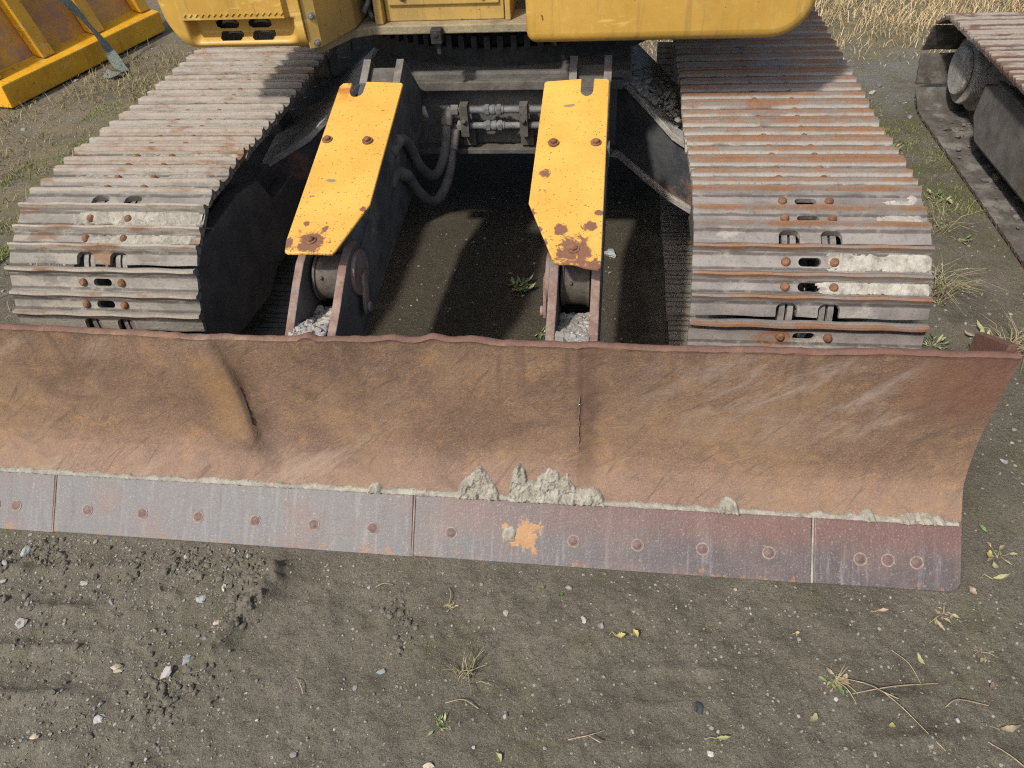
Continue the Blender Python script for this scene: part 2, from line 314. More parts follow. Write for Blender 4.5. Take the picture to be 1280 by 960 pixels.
M['mudwhite'] = m_simple('pale_dried_mud', (.34, .315, .265), (.46, .435, .37), 25, .95, 0, 130, .8, (.22, .195, .165), 22, .5, .66)
M['soil'] = m_simple('soil_clod', (.125, .112, .086), (.175, .158, .122), 25, .95, 0, 160, .8)
M['strap'] = m_simple('green_webbing', (.27, .31, .26), (.38, .42, .36), 30, .9, 0, 260, .5)

def m_vary(name, cols, rough=.85):
    """each loose piece of the mesh its own tone"""
    g = G(name); r = g.geo.outputs['Random Per Island']
    n = g.n.new('ShaderNodeValToRGB'); g.L(r, n.inputs[0]); e = n.color_ramp.elements
    while len(e) < len(cols): e.new(.5)
    for k, q in enumerate(cols): e[k].position = k/(len(cols)-1) if len(cols) > 1 else 0; e[k].color = (*q, 1)
    c = g.mix(g.mul(g.rng(g.noise(150, 4), .4, .7), .35), n.outputs[0], (.14, .12, .095))
    return g.out(c, rough, 0, g.bump(g.noise(140, 4), .4, .003))
M['gravel'] = m_vary('gravel_stone', [(.13, .12, .10), (.22, .21, .19), (.30, .275, .23), (.17, .155, .13), (.44, .42, .38), (.20, .195, .19), (.34, .30, .23)])
M['lug_gravel'] = m_vary('pale_gravel', [(.20, .19, .17), (.34, .32, .29), (.27, .255, .23), (.50, .48, .44), (.24, .215, .18)])
M['dry_grass'] = m_vary('straw', [(.40, .275, .12), (.60, .44, .22), (.70, .56, .33), (.46, .31, .13), (.74, .61, .38), (.26, .22, .08)])
M['matted'] = m_vary('matted_grass', [(.18, .14, .07), (.30, .235, .125), (.13, .14, .05), (.42, .335, .19), (.20, .19, .07), (.26, .19, .10)])
M['moss'] = m_vary('short_grass', [(.12, .155, .035), (.19, .24, .05), (.25, .27, .07), (.32, .29, .12), (.10, .125, .035)])

# ------------------------------------------------------------------ geometry helpers
def obj(name, bm, mats, parent=None, bevel=0, seg=2, smooth=None, recalc=True):
    me = bpy.data.meshes.new(name)
    if recalc: bmesh.ops.recalc_face_normals(bm, faces=bm.faces)
    bm.to_mesh(me); bm.free()
    for m in (mats if isinstance(mats, (list, tuple)) else [mats]): me.materials.append(m)
    if smooth is not None:
        me.shade_smooth(); me.set_sharp_from_angle(angle=math.radians(smooth))
    o = bpy.data.objects.new(name, me); COL.objects.link(o)
    if parent: o.parent = parent
    if bevel:
        b = o.modifiers.new('bevel', 'BEVEL'); b.width = bevel; b.segments = seg; b.limit_method = 'ANGLE'; b.angle_limit = math.radians(40)
        b.harden_normals = False
    return o
def raw(name, V, F, mats, parent=None, smooth=None):
    me = bpy.data.meshes.new(name); V = np.asarray(V, dtype=np.float32)
    if isinstance(F, np.ndarray):
        k = F.shape[1]; me.vertices.add(len(V)); me.vertices.foreach_set('co', V.ravel())
        me.loops.add(F.size); me.loops.foreach_set('vertex_index', F.ravel().astype(np.int32))
        me.polygons.add(len(F)); me.polygons.foreach_set('loop_start', np.arange(0, F.size, k, dtype=np.int32))
        me.polygons.foreach_set('loop_total', np.full(len(F), k, dtype=np.int32))
        me.update(calc_edges=True); me.validate()
    else: me.from_pydata([tuple(v) for v in V.tolist()], [], F)
    for m in (mats if isinstance(mats, (list, tuple)) else [mats]): me.materials.append(m)
    if smooth is not None:
        me.shade_smooth()
        if smooth < 180: me.set_sharp_from_angle(angle=math.radians(smooth))
    o = bpy.data.objects.new(name, me); COL.objects.link(o)
    if parent: o.parent = parent
    return o
def B(): return bmesh.new()
def box(bm, c, s, rot=None, mi=0):
    m = Matrix.Translation(c) @ (rot.to_4x4() if rot else Matrix()) @ Matrix.Diagonal((*s, 1))
    r = bmesh.ops.create_cube(bm, size=1, matrix=m)
    for f in {f for v in r['verts'] for f in v.link_faces}: f.material_index = mi
    return r['verts']
def prism(bm, poly, axis, a, b, mi=0):
    """polygon in the two other axes (x: (y,z), y: (x,z), z: (x,y)) swept from a to b"""
    def P(q, t): return {'x': (t, q[0], q[1]), 'y': (q[0], t, q[1]), 'z': (q[0], q[1], t)}[axis]
    v0 = [bm.verts.new(P(q, a)) for q in poly]; v1 = [bm.verts.new(P(q, b)) for q in poly]
    fs = [bm.faces.new(v0), bm.faces.new(v1[::-1])]
    n = len(poly)
    for i in range(n): fs.append(bm.faces.new((v0[i], v1[i], v1[(i+1) % n], v0[(i+1) % n])))
    for f in fs: f.material_index = mi
    return v0+v1
def cyl(bm, p0, p1, r, seg=20, r1=None, mi=0):
    p0 = Vector(p0); p1 = Vector(p1); d = p1-p0
    m = Matrix.Translation((p0+p1)/2) @ d.to_track_quat('Z', 'Y').to_matrix().to_4x4()
    q = bmesh.ops.create_cone(bm, cap_ends=True, segments=seg, radius1=r, radius2=r if r1 is None else r1, depth=d.length, matrix=m)
    for f in {f for v in q['verts'] for f in v.link_faces}: f.material_index = mi
def spline(pts, n=8):
    pts = [Vector(p) for p in pts]; o = []
    P = [pts[0]*2-pts[1]]+pts+[pts[-1]*2-pts[-2]]
    for i in range(1, len(P)-2):
        for k in range(n):
            t = k/n; a, b, c, d = P[i-1], P[i], P[i+1], P[i+2]
            o.append(.5*((2*b)+(c-a)*t+(2*a-5*b+4*c-d)*t*t+(3*b-a-3*c+d)*t**3))
    o.append(pts[-1]); return o
def tube(bm, pts, r, seg=10, mi=0):
    rs = r if isinstance(r, (list, tuple)) else [r]*len(pts)
    pts = [Vector(p) for p in pts]; rings = []; up_ = Vector((.3, .2, 1)).normalized()
    for i, p in enumerate(pts):
        t = (pts[min(i+1, len(pts)-1)]-pts[max(i-1, 0)]).normalized()
        a = t.cross(up_); a = a.normalized() if a.length > 1e-4 else t.orthogonal().normalized(); b = t.cross(a)
        rings.append([bm.verts.new(p+rs[i]*(math.cos(k*2*math.pi/seg)*a+math.sin(k*2*math.pi/seg)*b)) for k in range(seg)])
    for i in range(len(rings)-1):
        for k in range(seg):
            f = bm.faces.new((rings[i][k], rings[i][(k+1) % seg], rings[i+1][(k+1) % seg], rings[i+1][k])); f.material_index = mi
    bm.faces.new(rings[0]).material_index = mi; bm.faces.new(rings[-1][::-1]).material_index = mi
def hexbolt(bm, c, n, r=.012, h=.010, mi=0, washer=True):
    n = Vector(n).normalized(); c = Vector(c)
    if washer: cyl(bm, c-n*.002, c+n*.003, r*1.55, 18, mi=mi)
    cyl(bm, c, c+n*h, r, 6, r*.96, mi=mi); cyl(bm, c+n*h, c+n*(h+.0025), r*.8, 12, r*.6, mi=mi)
def stone_bm(bm, c, r, flat=.6, sub=2, seed=0, mi=0, ax=(1, 1, 1), amp=.35):
    m = Matrix.Translation(c) @ Matrix.Rotation(seed*2.4, 4, 'Z') @ Matrix.Rotation(math.sin(seed*7)*.4, 4, 'X')
    q = bmesh.ops.create_icosphere(bm, subdivisions=sub, radius=1)
    for v in q['verts']:
        d = 1+amp*(mnoise.noise(v.co*1.1+Vector((seed*3.7, seed*1.3, 0)))+.5*mnoise.noise(v.co*2.6+Vector((seed, 9, seed))))
        v.co = Vector((v.co.x*r*ax[0]*d, v.co.y*r*ax[1]*d, v.co.z*r*flat*ax[2]*d)); v.co = m @ v.co
    for f in {f for v in q['verts'] for f in v.link_faces}: f.material_index = mi
def tag(o, label, cat=None, group=None, kind=None):
    if label: o['label'] = label
    if cat: o['category'] = cat
    if group: o['group'] = group
    if kind: o['kind'] = kind
    return o
def empty(name, loc=(0, 0, 0)):
    o = bpy.data.objects.new(name, None); COL.objects.link(o); o.location = loc; return o

# ------------------------------------------------------------------ ground
def gz(x, y):
    x = np.asarray(x, float); y = np.asarray(y, float)
    z = .020*(fbm(x*1.3, y*1.3, 3, 3)-.5) + .012*(fbm(x*6, y*6, 4, 9)-.5)
    near = sstep(-.45, -.6, y)*sstep(-1.6, -1.4, x)*sstep(2.3, 2.1, x)
    loose = sstep(-.36, -.50, x+.06*(fbm(x*9, y*9, 3, 5)-.5))*sstep(-.52, -.60, y)
    z = z + loose*(.018*(fbm(x*7, y*7, 6, 21, .55)-.45) + .010*np.clip(fbm(x*30, y*30, 4, 31)-.56, 0, 1)*2)
    # ridge pushed up where the loose soil ends
    rx = -.475+.05*np.sin(y*9+1)+.04*(fbm(y*12, x*0+2, 3, 8)-.5)
    rd = np.exp(-((x-rx)/.035)**2)*sstep(-1.02, -.85, y)*sstep(-.55, -.62, y)
    z = z + .046*rd*fbm(x*30, y*30, 3, 77)*1.6
    # old tread marks
    ph = y+.05*np.sin(x*3)+.03*fbm(x*5, y*5, 3, 4)
    tr = sstep(.5, .68, x)*sstep(1.45, 1.2, x)*sstep(-.78, -.88, y)
    z = z + tr*.014*np.power(.5+.5*np.sin(ph*2*math.pi/.10), 3)*sstep(.38, .58, fbm(x*4, y*4, 3, 63))
    tl = sstep(-.72, -.85, x)*sstep(-.58, -.63, y)
    z = z + tl*.015*np.power(.5+.5*np.sin((y+.04*np.sin(x*4)+.05*fbm(x*6, y*6, 3, 61))*2*math.pi/.13), 4)*sstep(.42, .6, fbm(x*4, y*4, 3, 62))
    z = z + .015*(fbm(x*30, y*30, 5, 14, .6)-.5)*near + .012*(fbm(x*12, y*12, 4, 16)-.5)*near + .005*(fbm(x*85, y*85, 2, 15)-.5)*near
    # under the blade and tracks it is pressed flat
    prs = sstep(-.66, -.56, y)*sstep(-.38, -.45, y)
    z = z*(1-.6*prs)
    trk = np.maximum(sstep(.64, .72, np.abs(x))*sstep(1.38, 1.30, np.abs(x)), sstep(2.1, 2.2, x)*sstep(2.9, 2.8, x))*sstep(-.2, -.05, y)*sstep(3.4, 3.2, y)
    return z*(1-trk) - .006
def lines(segs):
    o = []
    for a, b, st in segs: o.append(np.arange(a, b, st))
    return np.concatenate(o)
gx = lines([(-60, -10, 5), (-10, -4, .25), (-4, -1.35, .045), (-1.35, 1.85, .0068), (1.85, 4, .04), (4, 10, .25), (10, 60.1, 5)])
gy = lines([(-60, -8, 5), (-8, -1.6, .25), (-1.6, -1.25, .03), (-1.25, -.4, .0068), (-.4, 2, .035), (2, 6, .05), (6, 12, .3), (12, 60.1, 5)])
X, Y = np.meshgrid(gx, gy); nx, ny = len(gx), len(gy)
V = np.stack([X, Y, gz(X, Y)], -1).reshape(-1, 3)
i = np.arange((ny-1)*nx).reshape(ny-1, nx)[:, :-1].ravel()
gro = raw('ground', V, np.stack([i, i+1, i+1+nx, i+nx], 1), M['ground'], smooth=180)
gro['kind'] = 'structure'
def GZ(x, y): return float(gz(np.array([x]), np.array([y]))[0])

# ------------------------------------------------------------------ the excavator
EX = empty('excavator', (0, 1.2, 0)); tag(EX, 'yellow excavator with two steel tracks and a wide rusty dozer blade lowered in front', 'excavator')
def part(name, bm, mats, parent=None, **k):
    o = obj(name, bm, mats, None, **k); p = parent or EX
    o.parent = p; o.matrix_parent_inverse = Matrix.Identity(4)
    if p is EX: o.location = (0, -1.2, 0)
    return o
def rpart(name, V, F, mats, parent=None, smooth=None):
    o = raw(name, V, F, mats, None, smooth); p = parent or EX; o.parent = p
    if p is EX: o.location = (0, -1.2, 0)
    return o

# --- one track shoe with three grousers, mud holes, link cut-outs, bolts and the link below it
W2 = .310
def shoe_mesh(name, mats, full=True):
    bm = B()
    pr = [(-.0875, 0), (-.087, .014), (-.083, .0225), (-.076, .0225), (-.071, .013), (-.066, .003), (-.058, 0), (-.022, 0), (-.015, .003), (-.010, .014), (-.007, .0215), (.000, .0215), (.005, .012), (.010, .003),
          (.017, 0), (.040, 0), (.046, .003), (.051, .013), (.054, .0205), (.061, .0205), (.066, .011), (.071, .002), (.078, -.002), (.104, -.009), (.108, -.013), (.104, -.022), (.070, -.016), (-.075, -.014), (-.085, -.010)]
    n = 40; ring = []
    for k in range(n+1):
        x = -W2+2*W2*k/n
        endf = .004*(1-sstep(0, .02, W2-abs(x)))
        ring.append([bm.verts.new((x, u+.0012*math.sin(x*37+u*90), h-endf*(h > .01) + (.0010*(mnoise.noise(Vector((x*14, u*40, h*20)))) if h > .01 else .0012*mnoise.noise(Vector((x*9, u*30, 3)))))) for u, h in pr])
    m = len(pr)
    for k in range(n):
        for j in range(m): bm.faces.new((ring[k][j], ring[k][(j+1) % m], ring[k+1][(j+1) % m], ring[k+1][j]))
    bm.faces.new(ring[0]); bm.faces.new(ring[-1][::-1])
    bmesh.ops.recalc_face_normals(bm, faces=bm.faces)
    me = bpy.data.meshes.new('t'); bm.to_mesh(me); bm.free(); base = bpy.data.objects.new('t', me); COL.objects.link(base)
    cb = B()
    def stadium(cx, cy, hw, hh, z0, z1, q=6):
        pts = []
        for sgn in (1, -1):
            for k in range(q+1):
                a = -math.pi/2+math.pi*k/q
                pts.append((cx+sgn*(hw-hh)+sgn*hh*math.cos(a), cy+sgn*hh*math.sin(a)))
        prism(cb, pts, 'z', z0, z1)
    for u in (-.040, .028): stadium(.0, u, .030, .0120, -.05, .03)
    for x in (-.055, .055):
        pts = [(x-.028, .13), (x-.028, .084), (x-.023, .077), (x-.015, .073), (x+.015, .073), (x+.023, .077), (x+.028, .084), (x+.028, .13)]
        prism(cb, pts, 'z', -.05, .03)
    bmesh.ops.recalc_face_normals(cb, faces=cb.faces)
    mc = bpy.data.meshes.new('c'); cb.to_mesh(mc); cb.free(); cut = bpy.data.objects.new('c', mc); COL.objects.link(cut)
    bo = base.modifiers.new('b', 'BOOLEAN'); bo.object = cut; bo.operation = 'DIFFERENCE'; bo.solver = 'EXACT'
    dg = bpy.context.evaluated_depsgraph_get(); dg.update()
    res = bpy.data.meshes.new_from_object(base.evaluated_get(dg))
    bpy.data.objects.remove(base); bpy.data.objects.remove(cut)
    bm = B(); bm.from_mesh(res)
    for f in bm.faces: f.material_index = 0
    for u in (-.040, .028):
        for x in (-.063, .063):
            cyl(bm, (x, u, -.002), (x, u, .007), .0125, 14, .0115, mi=1); cyl(bm, (x, u, .007), (x, u, .0125), .0115, 14, .007, mi=1)
    for x in (-.064, -.042, .042, .064):      # link side bars and the pin bushing
        prism(bm, [(-.10, -.075), (-.085, -.03), (-.06, -.016), (.06, -.016), (.09, -.022), (.118, -.035), (.118, -.105), (-.06, -.13), (-.10, -.11)], 'x', x-.0075, x+.0075, mi=2)
    cyl(bm, (-.078, .0775, -.075), (.078, .0775, -.075), .024, 16, mi=2)
    me2 = bpy.data.meshes.new(name); bm.to_mesh(me2); bm.free()
    for q in mats: me2.materials.append(q)
    me2.shade_smooth(); me2.set_sharp_from_angle(angle=math.radians(38))
    return me2

def track(xc, a0, Yc, Yr, mesh, seed, muds=None):
    """the links: pins on the idler circle, then along the bottom, round the rear and back along the top"""
    r, zc, p, hoff = .281, .40, .155, .092
    pins = []; th = math.radians(32)
    a = math.radians(a0)
    fr = []
    while a < math.pi*1.02: fr.append((Yc-r*math.sin(a), zc+r*math.cos(a))); a += th
    y = fr[-1][0]; bot = []
    while y+p < Yr: y += p; bot.append((y, zc-r+.0))
    re = []; a = math.pi-.2
    while a > .25: re.append((Yr+r*math.sin(a), zc+r*math.cos(a))); a -= th
    top = []; y0, z0 = fr[0]; first = True; y = y0
    stepf = .148
    while y+stepf < Yr:
        y += stepf; t = (y-Yc)/(Yr-Yc); top.append((y, .683-.010*math.sin(min(1, max(0, t*2.2))*math.pi)))
    loop = fr+bot+re+top[::-1]
    par = None
    out = []
    rnd = random.Random(seed)
    n = len(loop)
    for k in range(n):
        P = Vector((0, *loop[k])); Q = Vector((0, *loop[(k+1) % n])); d = Q-P; L = d.length
        if L < .02: continue
        d.normalize(); nrm = Vector((0, -d.z, d.y))       # direction of travel towards the camera on top
        mid = (P+Q)/2
        cen = Vector((0, (Yc+Yr)/2 if Yc < mid.y < Yr else (Yc if mid.y <= Yc else Yr), zc))
        if (mid-cen).dot(nrm) < 0: nrm = -nrm
        org = mid+nrm*hoff
        X_ = d.cross(nrm)
        sc = min(1.08, L/.155)*(.96 if Yc < mid.y and mid.z > zc else 1.0)
        mt = Matrix(((X_.x, d.x*sc, nrm.x, 0), (X_.y, d.y*sc, nrm.y, 0), (X_.z, d.z*sc, nrm.z, 0), (0, 0, 0, 1)))
        mt.translation = Vector((xc+rnd.uniform(-.004, .004), org.y, org.z+rnd.uniform(-.002, .002)))
        out.append(mt)
    return out
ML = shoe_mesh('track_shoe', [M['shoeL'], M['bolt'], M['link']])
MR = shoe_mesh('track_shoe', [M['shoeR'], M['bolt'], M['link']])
MN = ML.copy(); MN.materials.clear()
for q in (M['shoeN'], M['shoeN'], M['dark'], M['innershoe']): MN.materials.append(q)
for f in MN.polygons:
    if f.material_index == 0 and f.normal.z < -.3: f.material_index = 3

def track_frame(sx):
    """the beam inside the track with idler guard"""
    bm = B()
    prism(bm, [(-.02, .34), (.08, .24), (.45, .20), (.62, .27), (2.2, .27), (2.5, .3), (2.5, .48), (.70, .48), (.62, .60), (.45, .63), (.10, .61), (-.02, .50)], 'x', sx*.80, sx*.86)
    prism(bm, [(.60, .20), (2.3, .20), (2.35, .50), (.66, .56)], 'x', sx*.86, sx*1.16)
    prism(bm, [(-.02, .34), (.08, .24), (.45, .20), (.62, .27), (2.2, .27), (2.5, .3), (2.5, .48), (.70, .48), (.62, .60), (.45, .63), (.10, .61), (-.02, .50)], 'x', sx*1.16, sx*1.22)
    cyl(bm, (sx*.96, .257, .40), (sx*1.06, .257, .40), .245, 40)
    cyl(bm, (sx*.87, .257, .40), (sx*1.15, .257, .40), .10, 24)
    cyl(bm, (sx*.96, 2.6, .40), (sx*1.06, 2.6, .40), .245, 40)
    cyl(bm, (sx*.90, 1.2, .58), (sx*1.10, 1.2, .58), .07, 20); cyl(bm, (sx*.90, 1.9, .58), (sx*1.10, 1.9, .58), .07, 20)
    for y in (.75, 1.1, 1.45, 1.8, 2.1): cyl(bm, (sx*.93, y, .20), (sx*1.09, y, .20), .085, 24)
    o = part('track_frame', bm, M['dark'], bevel=.008, smooth=35)
    return o
TFL = track_frame(-1); TFR = track_frame(1)
mud_rand = random.Random(3)
def lay(par, mats_, mesh, colfun):
    shoes = []
    for mt in mats_:
        o = bpy.data.objects.new('track_shoe', mesh); COL.objects.link(o); o.parent = par; o.matrix_local = mt
        o.color = colfun(mt.translation); shoes.append(o)
    return shoes
def colR(t):
    f = .5 if t.y < .3 else .98
    return (min(1, f+mud_rand.uniform(-.35, .25)), mud_rand.random(), 0, 1)
def colL(t): return (min(1, (.66 if t.y > .1 else .45)+mud_rand.uniform(-.2, .35)), mud_rand.random(), 0, 1)
TL_ = track(-1.046, 16-32, .262, 2.6, ML, 5); TR_ = track(1.034, -1, .243, 2.6, MR, 9)
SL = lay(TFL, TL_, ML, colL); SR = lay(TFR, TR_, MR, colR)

# --- dozer blade
prof = [(-.425, .108), (-.418, .128), (-.396, .156), (-.371, .184), (-.352, .21), (-.340, .24), (-.331, .28), (-.325, .32), (-.321, .36), (-.319, .41), (-.319, .46), (-.319, .51), (-.320, .56), (-.321, .60), (-.323, .636)]
pz = np.array([q[1] for q in prof]); py = np.array([q[0] for q in prof])
XL, XR = -1.53, 1.463
xs = np.concatenate([np.linspace(XL, XR, 420)]); ts = np.linspace(0, 1, 64)
tt = np.linspace(0, 1, len(prof)); zz0 = np.interp(ts, tt, pz); yy0 = np.interp(ts, tt, py)
Xg, Tg = np.meshgrid(xs, ts); Zg = np.repeat(zz0[:, None], len(xs), 1); Yg = np.repeat(yy0[:, None], len(xs), 1)
topz = -.020+.004*np.sin(xs*2.3)+.007*(fbm(xs*7, xs*0, 4, 2)-.5)+.012*sstep(.6, 1.46, xs)+.008*sstep(-.5, -1.3, xs)
for cx, hgt, wd in ((-.29, .012, .018), (-.06, .010, .03), (.05, .014, .03), (.15, .012, .05)): topz = topz+hgt*np.exp(-((xs-cx)/wd)**2)
Zg = Zg + topz[None, :]*Tg**4
win = sstep(.16, .28, Zg)*sstep(.66, .50, Zg)
cx = -.548+.10*(Zg-.4)**2*4 - .03*sstep(.45, .6, Zg)
d = Xg-cx
# the pushed-in crease: rises gently from the left, breaks back sharply
Yg = Yg - win*.018*np.where(d < 0, np.exp(d/.15), np.exp(-(d/.011)**2)) + win*.008*np.exp(-((d-.05)/.05)**2)
d2 = Xg-(.432+.012*(fbm(Zg*14, Zg*0, 3, 6)-.5))
Yg = Yg - .004*np.exp(-(np.minimum(d2, 0)/.06)**2)*(d2 < 0)*sstep(.12, .2, Zg) + .004*np.exp(-((d2-.015)/.04)**2)*sstep(.12, .2, Zg)
Yg = Yg + .012*(fbm(Xg*2.2, Zg*3, 3, 40)-.5)*sstep(.14, .24, Zg) + .007*(fbm(Xg*7, Zg*8, 4, 41)-.5)*sstep(.13, .2, Zg)
nT, nX = Xg.shape
Vf = np.stack([Xg, Yg, Zg], -1).reshape(-1, 3); Vb = Vf+np.array([0, .020, .0])
# rolled, torn lip along the top
lipn = 5; lipV = []
topf = np.stack([Xg[-1], Yg[-1], Zg[-1]], -1)
rr = .011+.008*(fbm(xs*23, xs*0, 3, 60)-.5)
for k in range(1, lipn+1):
    a = math.pi*k/(lipn+1)
    lipV.append(topf+np.stack([0*xs, .010-.014*np.cos(a)+.0*rr, rr*math.sin(a)], -1)+np.stack([0*xs, .003*(fbm(xs*30, xs*0+k, 2, 5)-.5), .005*(fbm(xs*42, xs*0+k, 3, 6)-.5)], -1))
VV = np.concatenate([Vf]+lipV+[Vb[::-1] if False else Vb])
F = []
def grid_faces(rows):
    fs = []
    for a, b in zip(rows[:-1], rows[1:]): fs.append(np.stack([a[:-1], a[1:], b[1:], b[:-1]], 1))
    return fs
rows = [np.arange(nX)+r*nX for r in range(nT)]+[np.arange(nX)+(nT+k)*nX for k in range(lipn)]
ob = (nT+lipn)*nX
rows += [ob+np.arange(nX)+r*nX for r in range(nT-1, -1, -1)]
rows.append(rows[0])
F = np.concatenate(grid_faces(rows))
ends = []
for col in (0, nX-1):
    idx = [int(r[col]) for r in rows[:-1]]
    for r in range(nT-1): ends.append([r*nX+col, (r+1)*nX+col, ob+(r+1)*nX+col, ob+r*nX+col])
F = np.concatenate([F, np.array(ends)])
BL = rpart('dozer_blade', VV, F, M['blade'], smooth=60)
bmw = B()   # weld seam crack in the crease
cp = [(-.535+.003*math.sin(k*2.1), -.3385-.0022*math.sin(k*1.3)*0, .40-.012*k) for k in range(13)]
def bladeY(x, z):
    j = np.argmin(np.abs(xs-x)); r = np.argmin(np.abs(Zg[:, j]-z)); return float(Yg[r, j])
cp = []
for k in range(15):
    z = .44-.0125*k; x = float(-.548+.4*(z-.4)**2)+.010+.0014*math.sin(k*2.7)
    cp.append((x, bladeY(x, z)+.0005, z))
tube(bmw, cp, [.0008]+[.0021+.0006*math.sin(k*2.9) for k in range(13)]+[.0008], 6)
part('crack', bmw, M['black'], BL, smooth=60)
bmw = B()
cp = []
for k in range(12):
    z = .46-.018*k; x = .428+.0015*math.sin(k*2.3)
    cp.append((x, bladeY(x, z)-.001, z))
tube(bmw, cp, [.0006]+[.0015+.0006*math.sin(k*1.9) for k in range(10)]+[.0006], 6)
part('weld_seam', bmw, M['lug'], BL, smooth=60)

# cutting edge in four bolted pieces; plane leans back at 45 degrees
tdir = Vector((0, .116, .116)).normalized(); nout = Vector((0, -1, 1)).normalized()
def edge_piece(x0, x1, rc=0.0):
    bm = B(); th = .022; e0 = Vector((0, -.551, 0.0)); Lh = .190
    poly = [(x0, 0), (x1-rc, 0)]
    if rc:
        for k in range(1, 6):
            a = -math.pi/2+math.pi/2*k/5; poly.append((x1-rc+rc*math.cos(a), rc+rc*math.sin(a)))
    else: poly.append((x1, 0))
    poly += [(x1, Lh), (x0, Lh)]
    f = [bm.verts.new(e0+tdir*t+Vector((x, 0, 0))) for x, t in poly]
    b = [bm.verts.new(v.co-nout*th) for v in f]
    bm.faces.new(f); bm.faces.new(b[::-1]); n = len(f)
    for k in range(n): bm.faces.new((f[k], b[k], b[(k+1) % n], f[(k+1) % n]))
    return part('cutting_edge', bm, M['cut'], BL, bevel=.004, seg=3, smooth=35)
for x0, x1, rc in ((-1.53, -1.206, 0), (-1.201, -.052, 0), (-.046, 1.076, 0), (1.082, 1.466, .035)): edge_piece(x0, x1, rc)
for x in (-1.479, -1.405, -1.333, -1.089, -.905, -.721, -.538, -.354, -.171, .065, .243, .422, .603, .783, .963, 1.204, 1.276, 1.350):
    bm = B(); t = .0755+.001*math.sin(x*40); c = Vector((x, -.551, 0))+tdir*t
    cyl(bm, c-nout*.004, c+nout*.0014, .0185, 30, mi=1); cyl(bm, c-nout*.002, c+nout*.0022, .0150, 28, .0142); cyl(bm, c+nout*.0022, c+nout*.0032, .0105, 24, .009)
    if abs(x-.243) > .01: part('bolt_head', bm, [M['cutbolt'], M['boltring']], BL, smooth=40)
    else: bm.free()
# back of the blade: stiffener box, end plates
bm = B(); prism(bm, [(-.29, .12), (-.20, .12), (-.16, .22), (-.18, .34), (-.285, .42)], 'x', -1.45, 1.43); part('stiffener', bm, M['dark'], BL, bevel=.006)
for x0, x1 in ((1.438, 1.460), (-1.528, -1.506)):
    bm = B(); prism(bm, [(-.300, .655), (-.145, .572), (-.150, .13), (-.40, .115), (-.30, .25)], 'x', x0, x1)
    part('end_plate', bm, M['blade'], BL, bevel=.004)

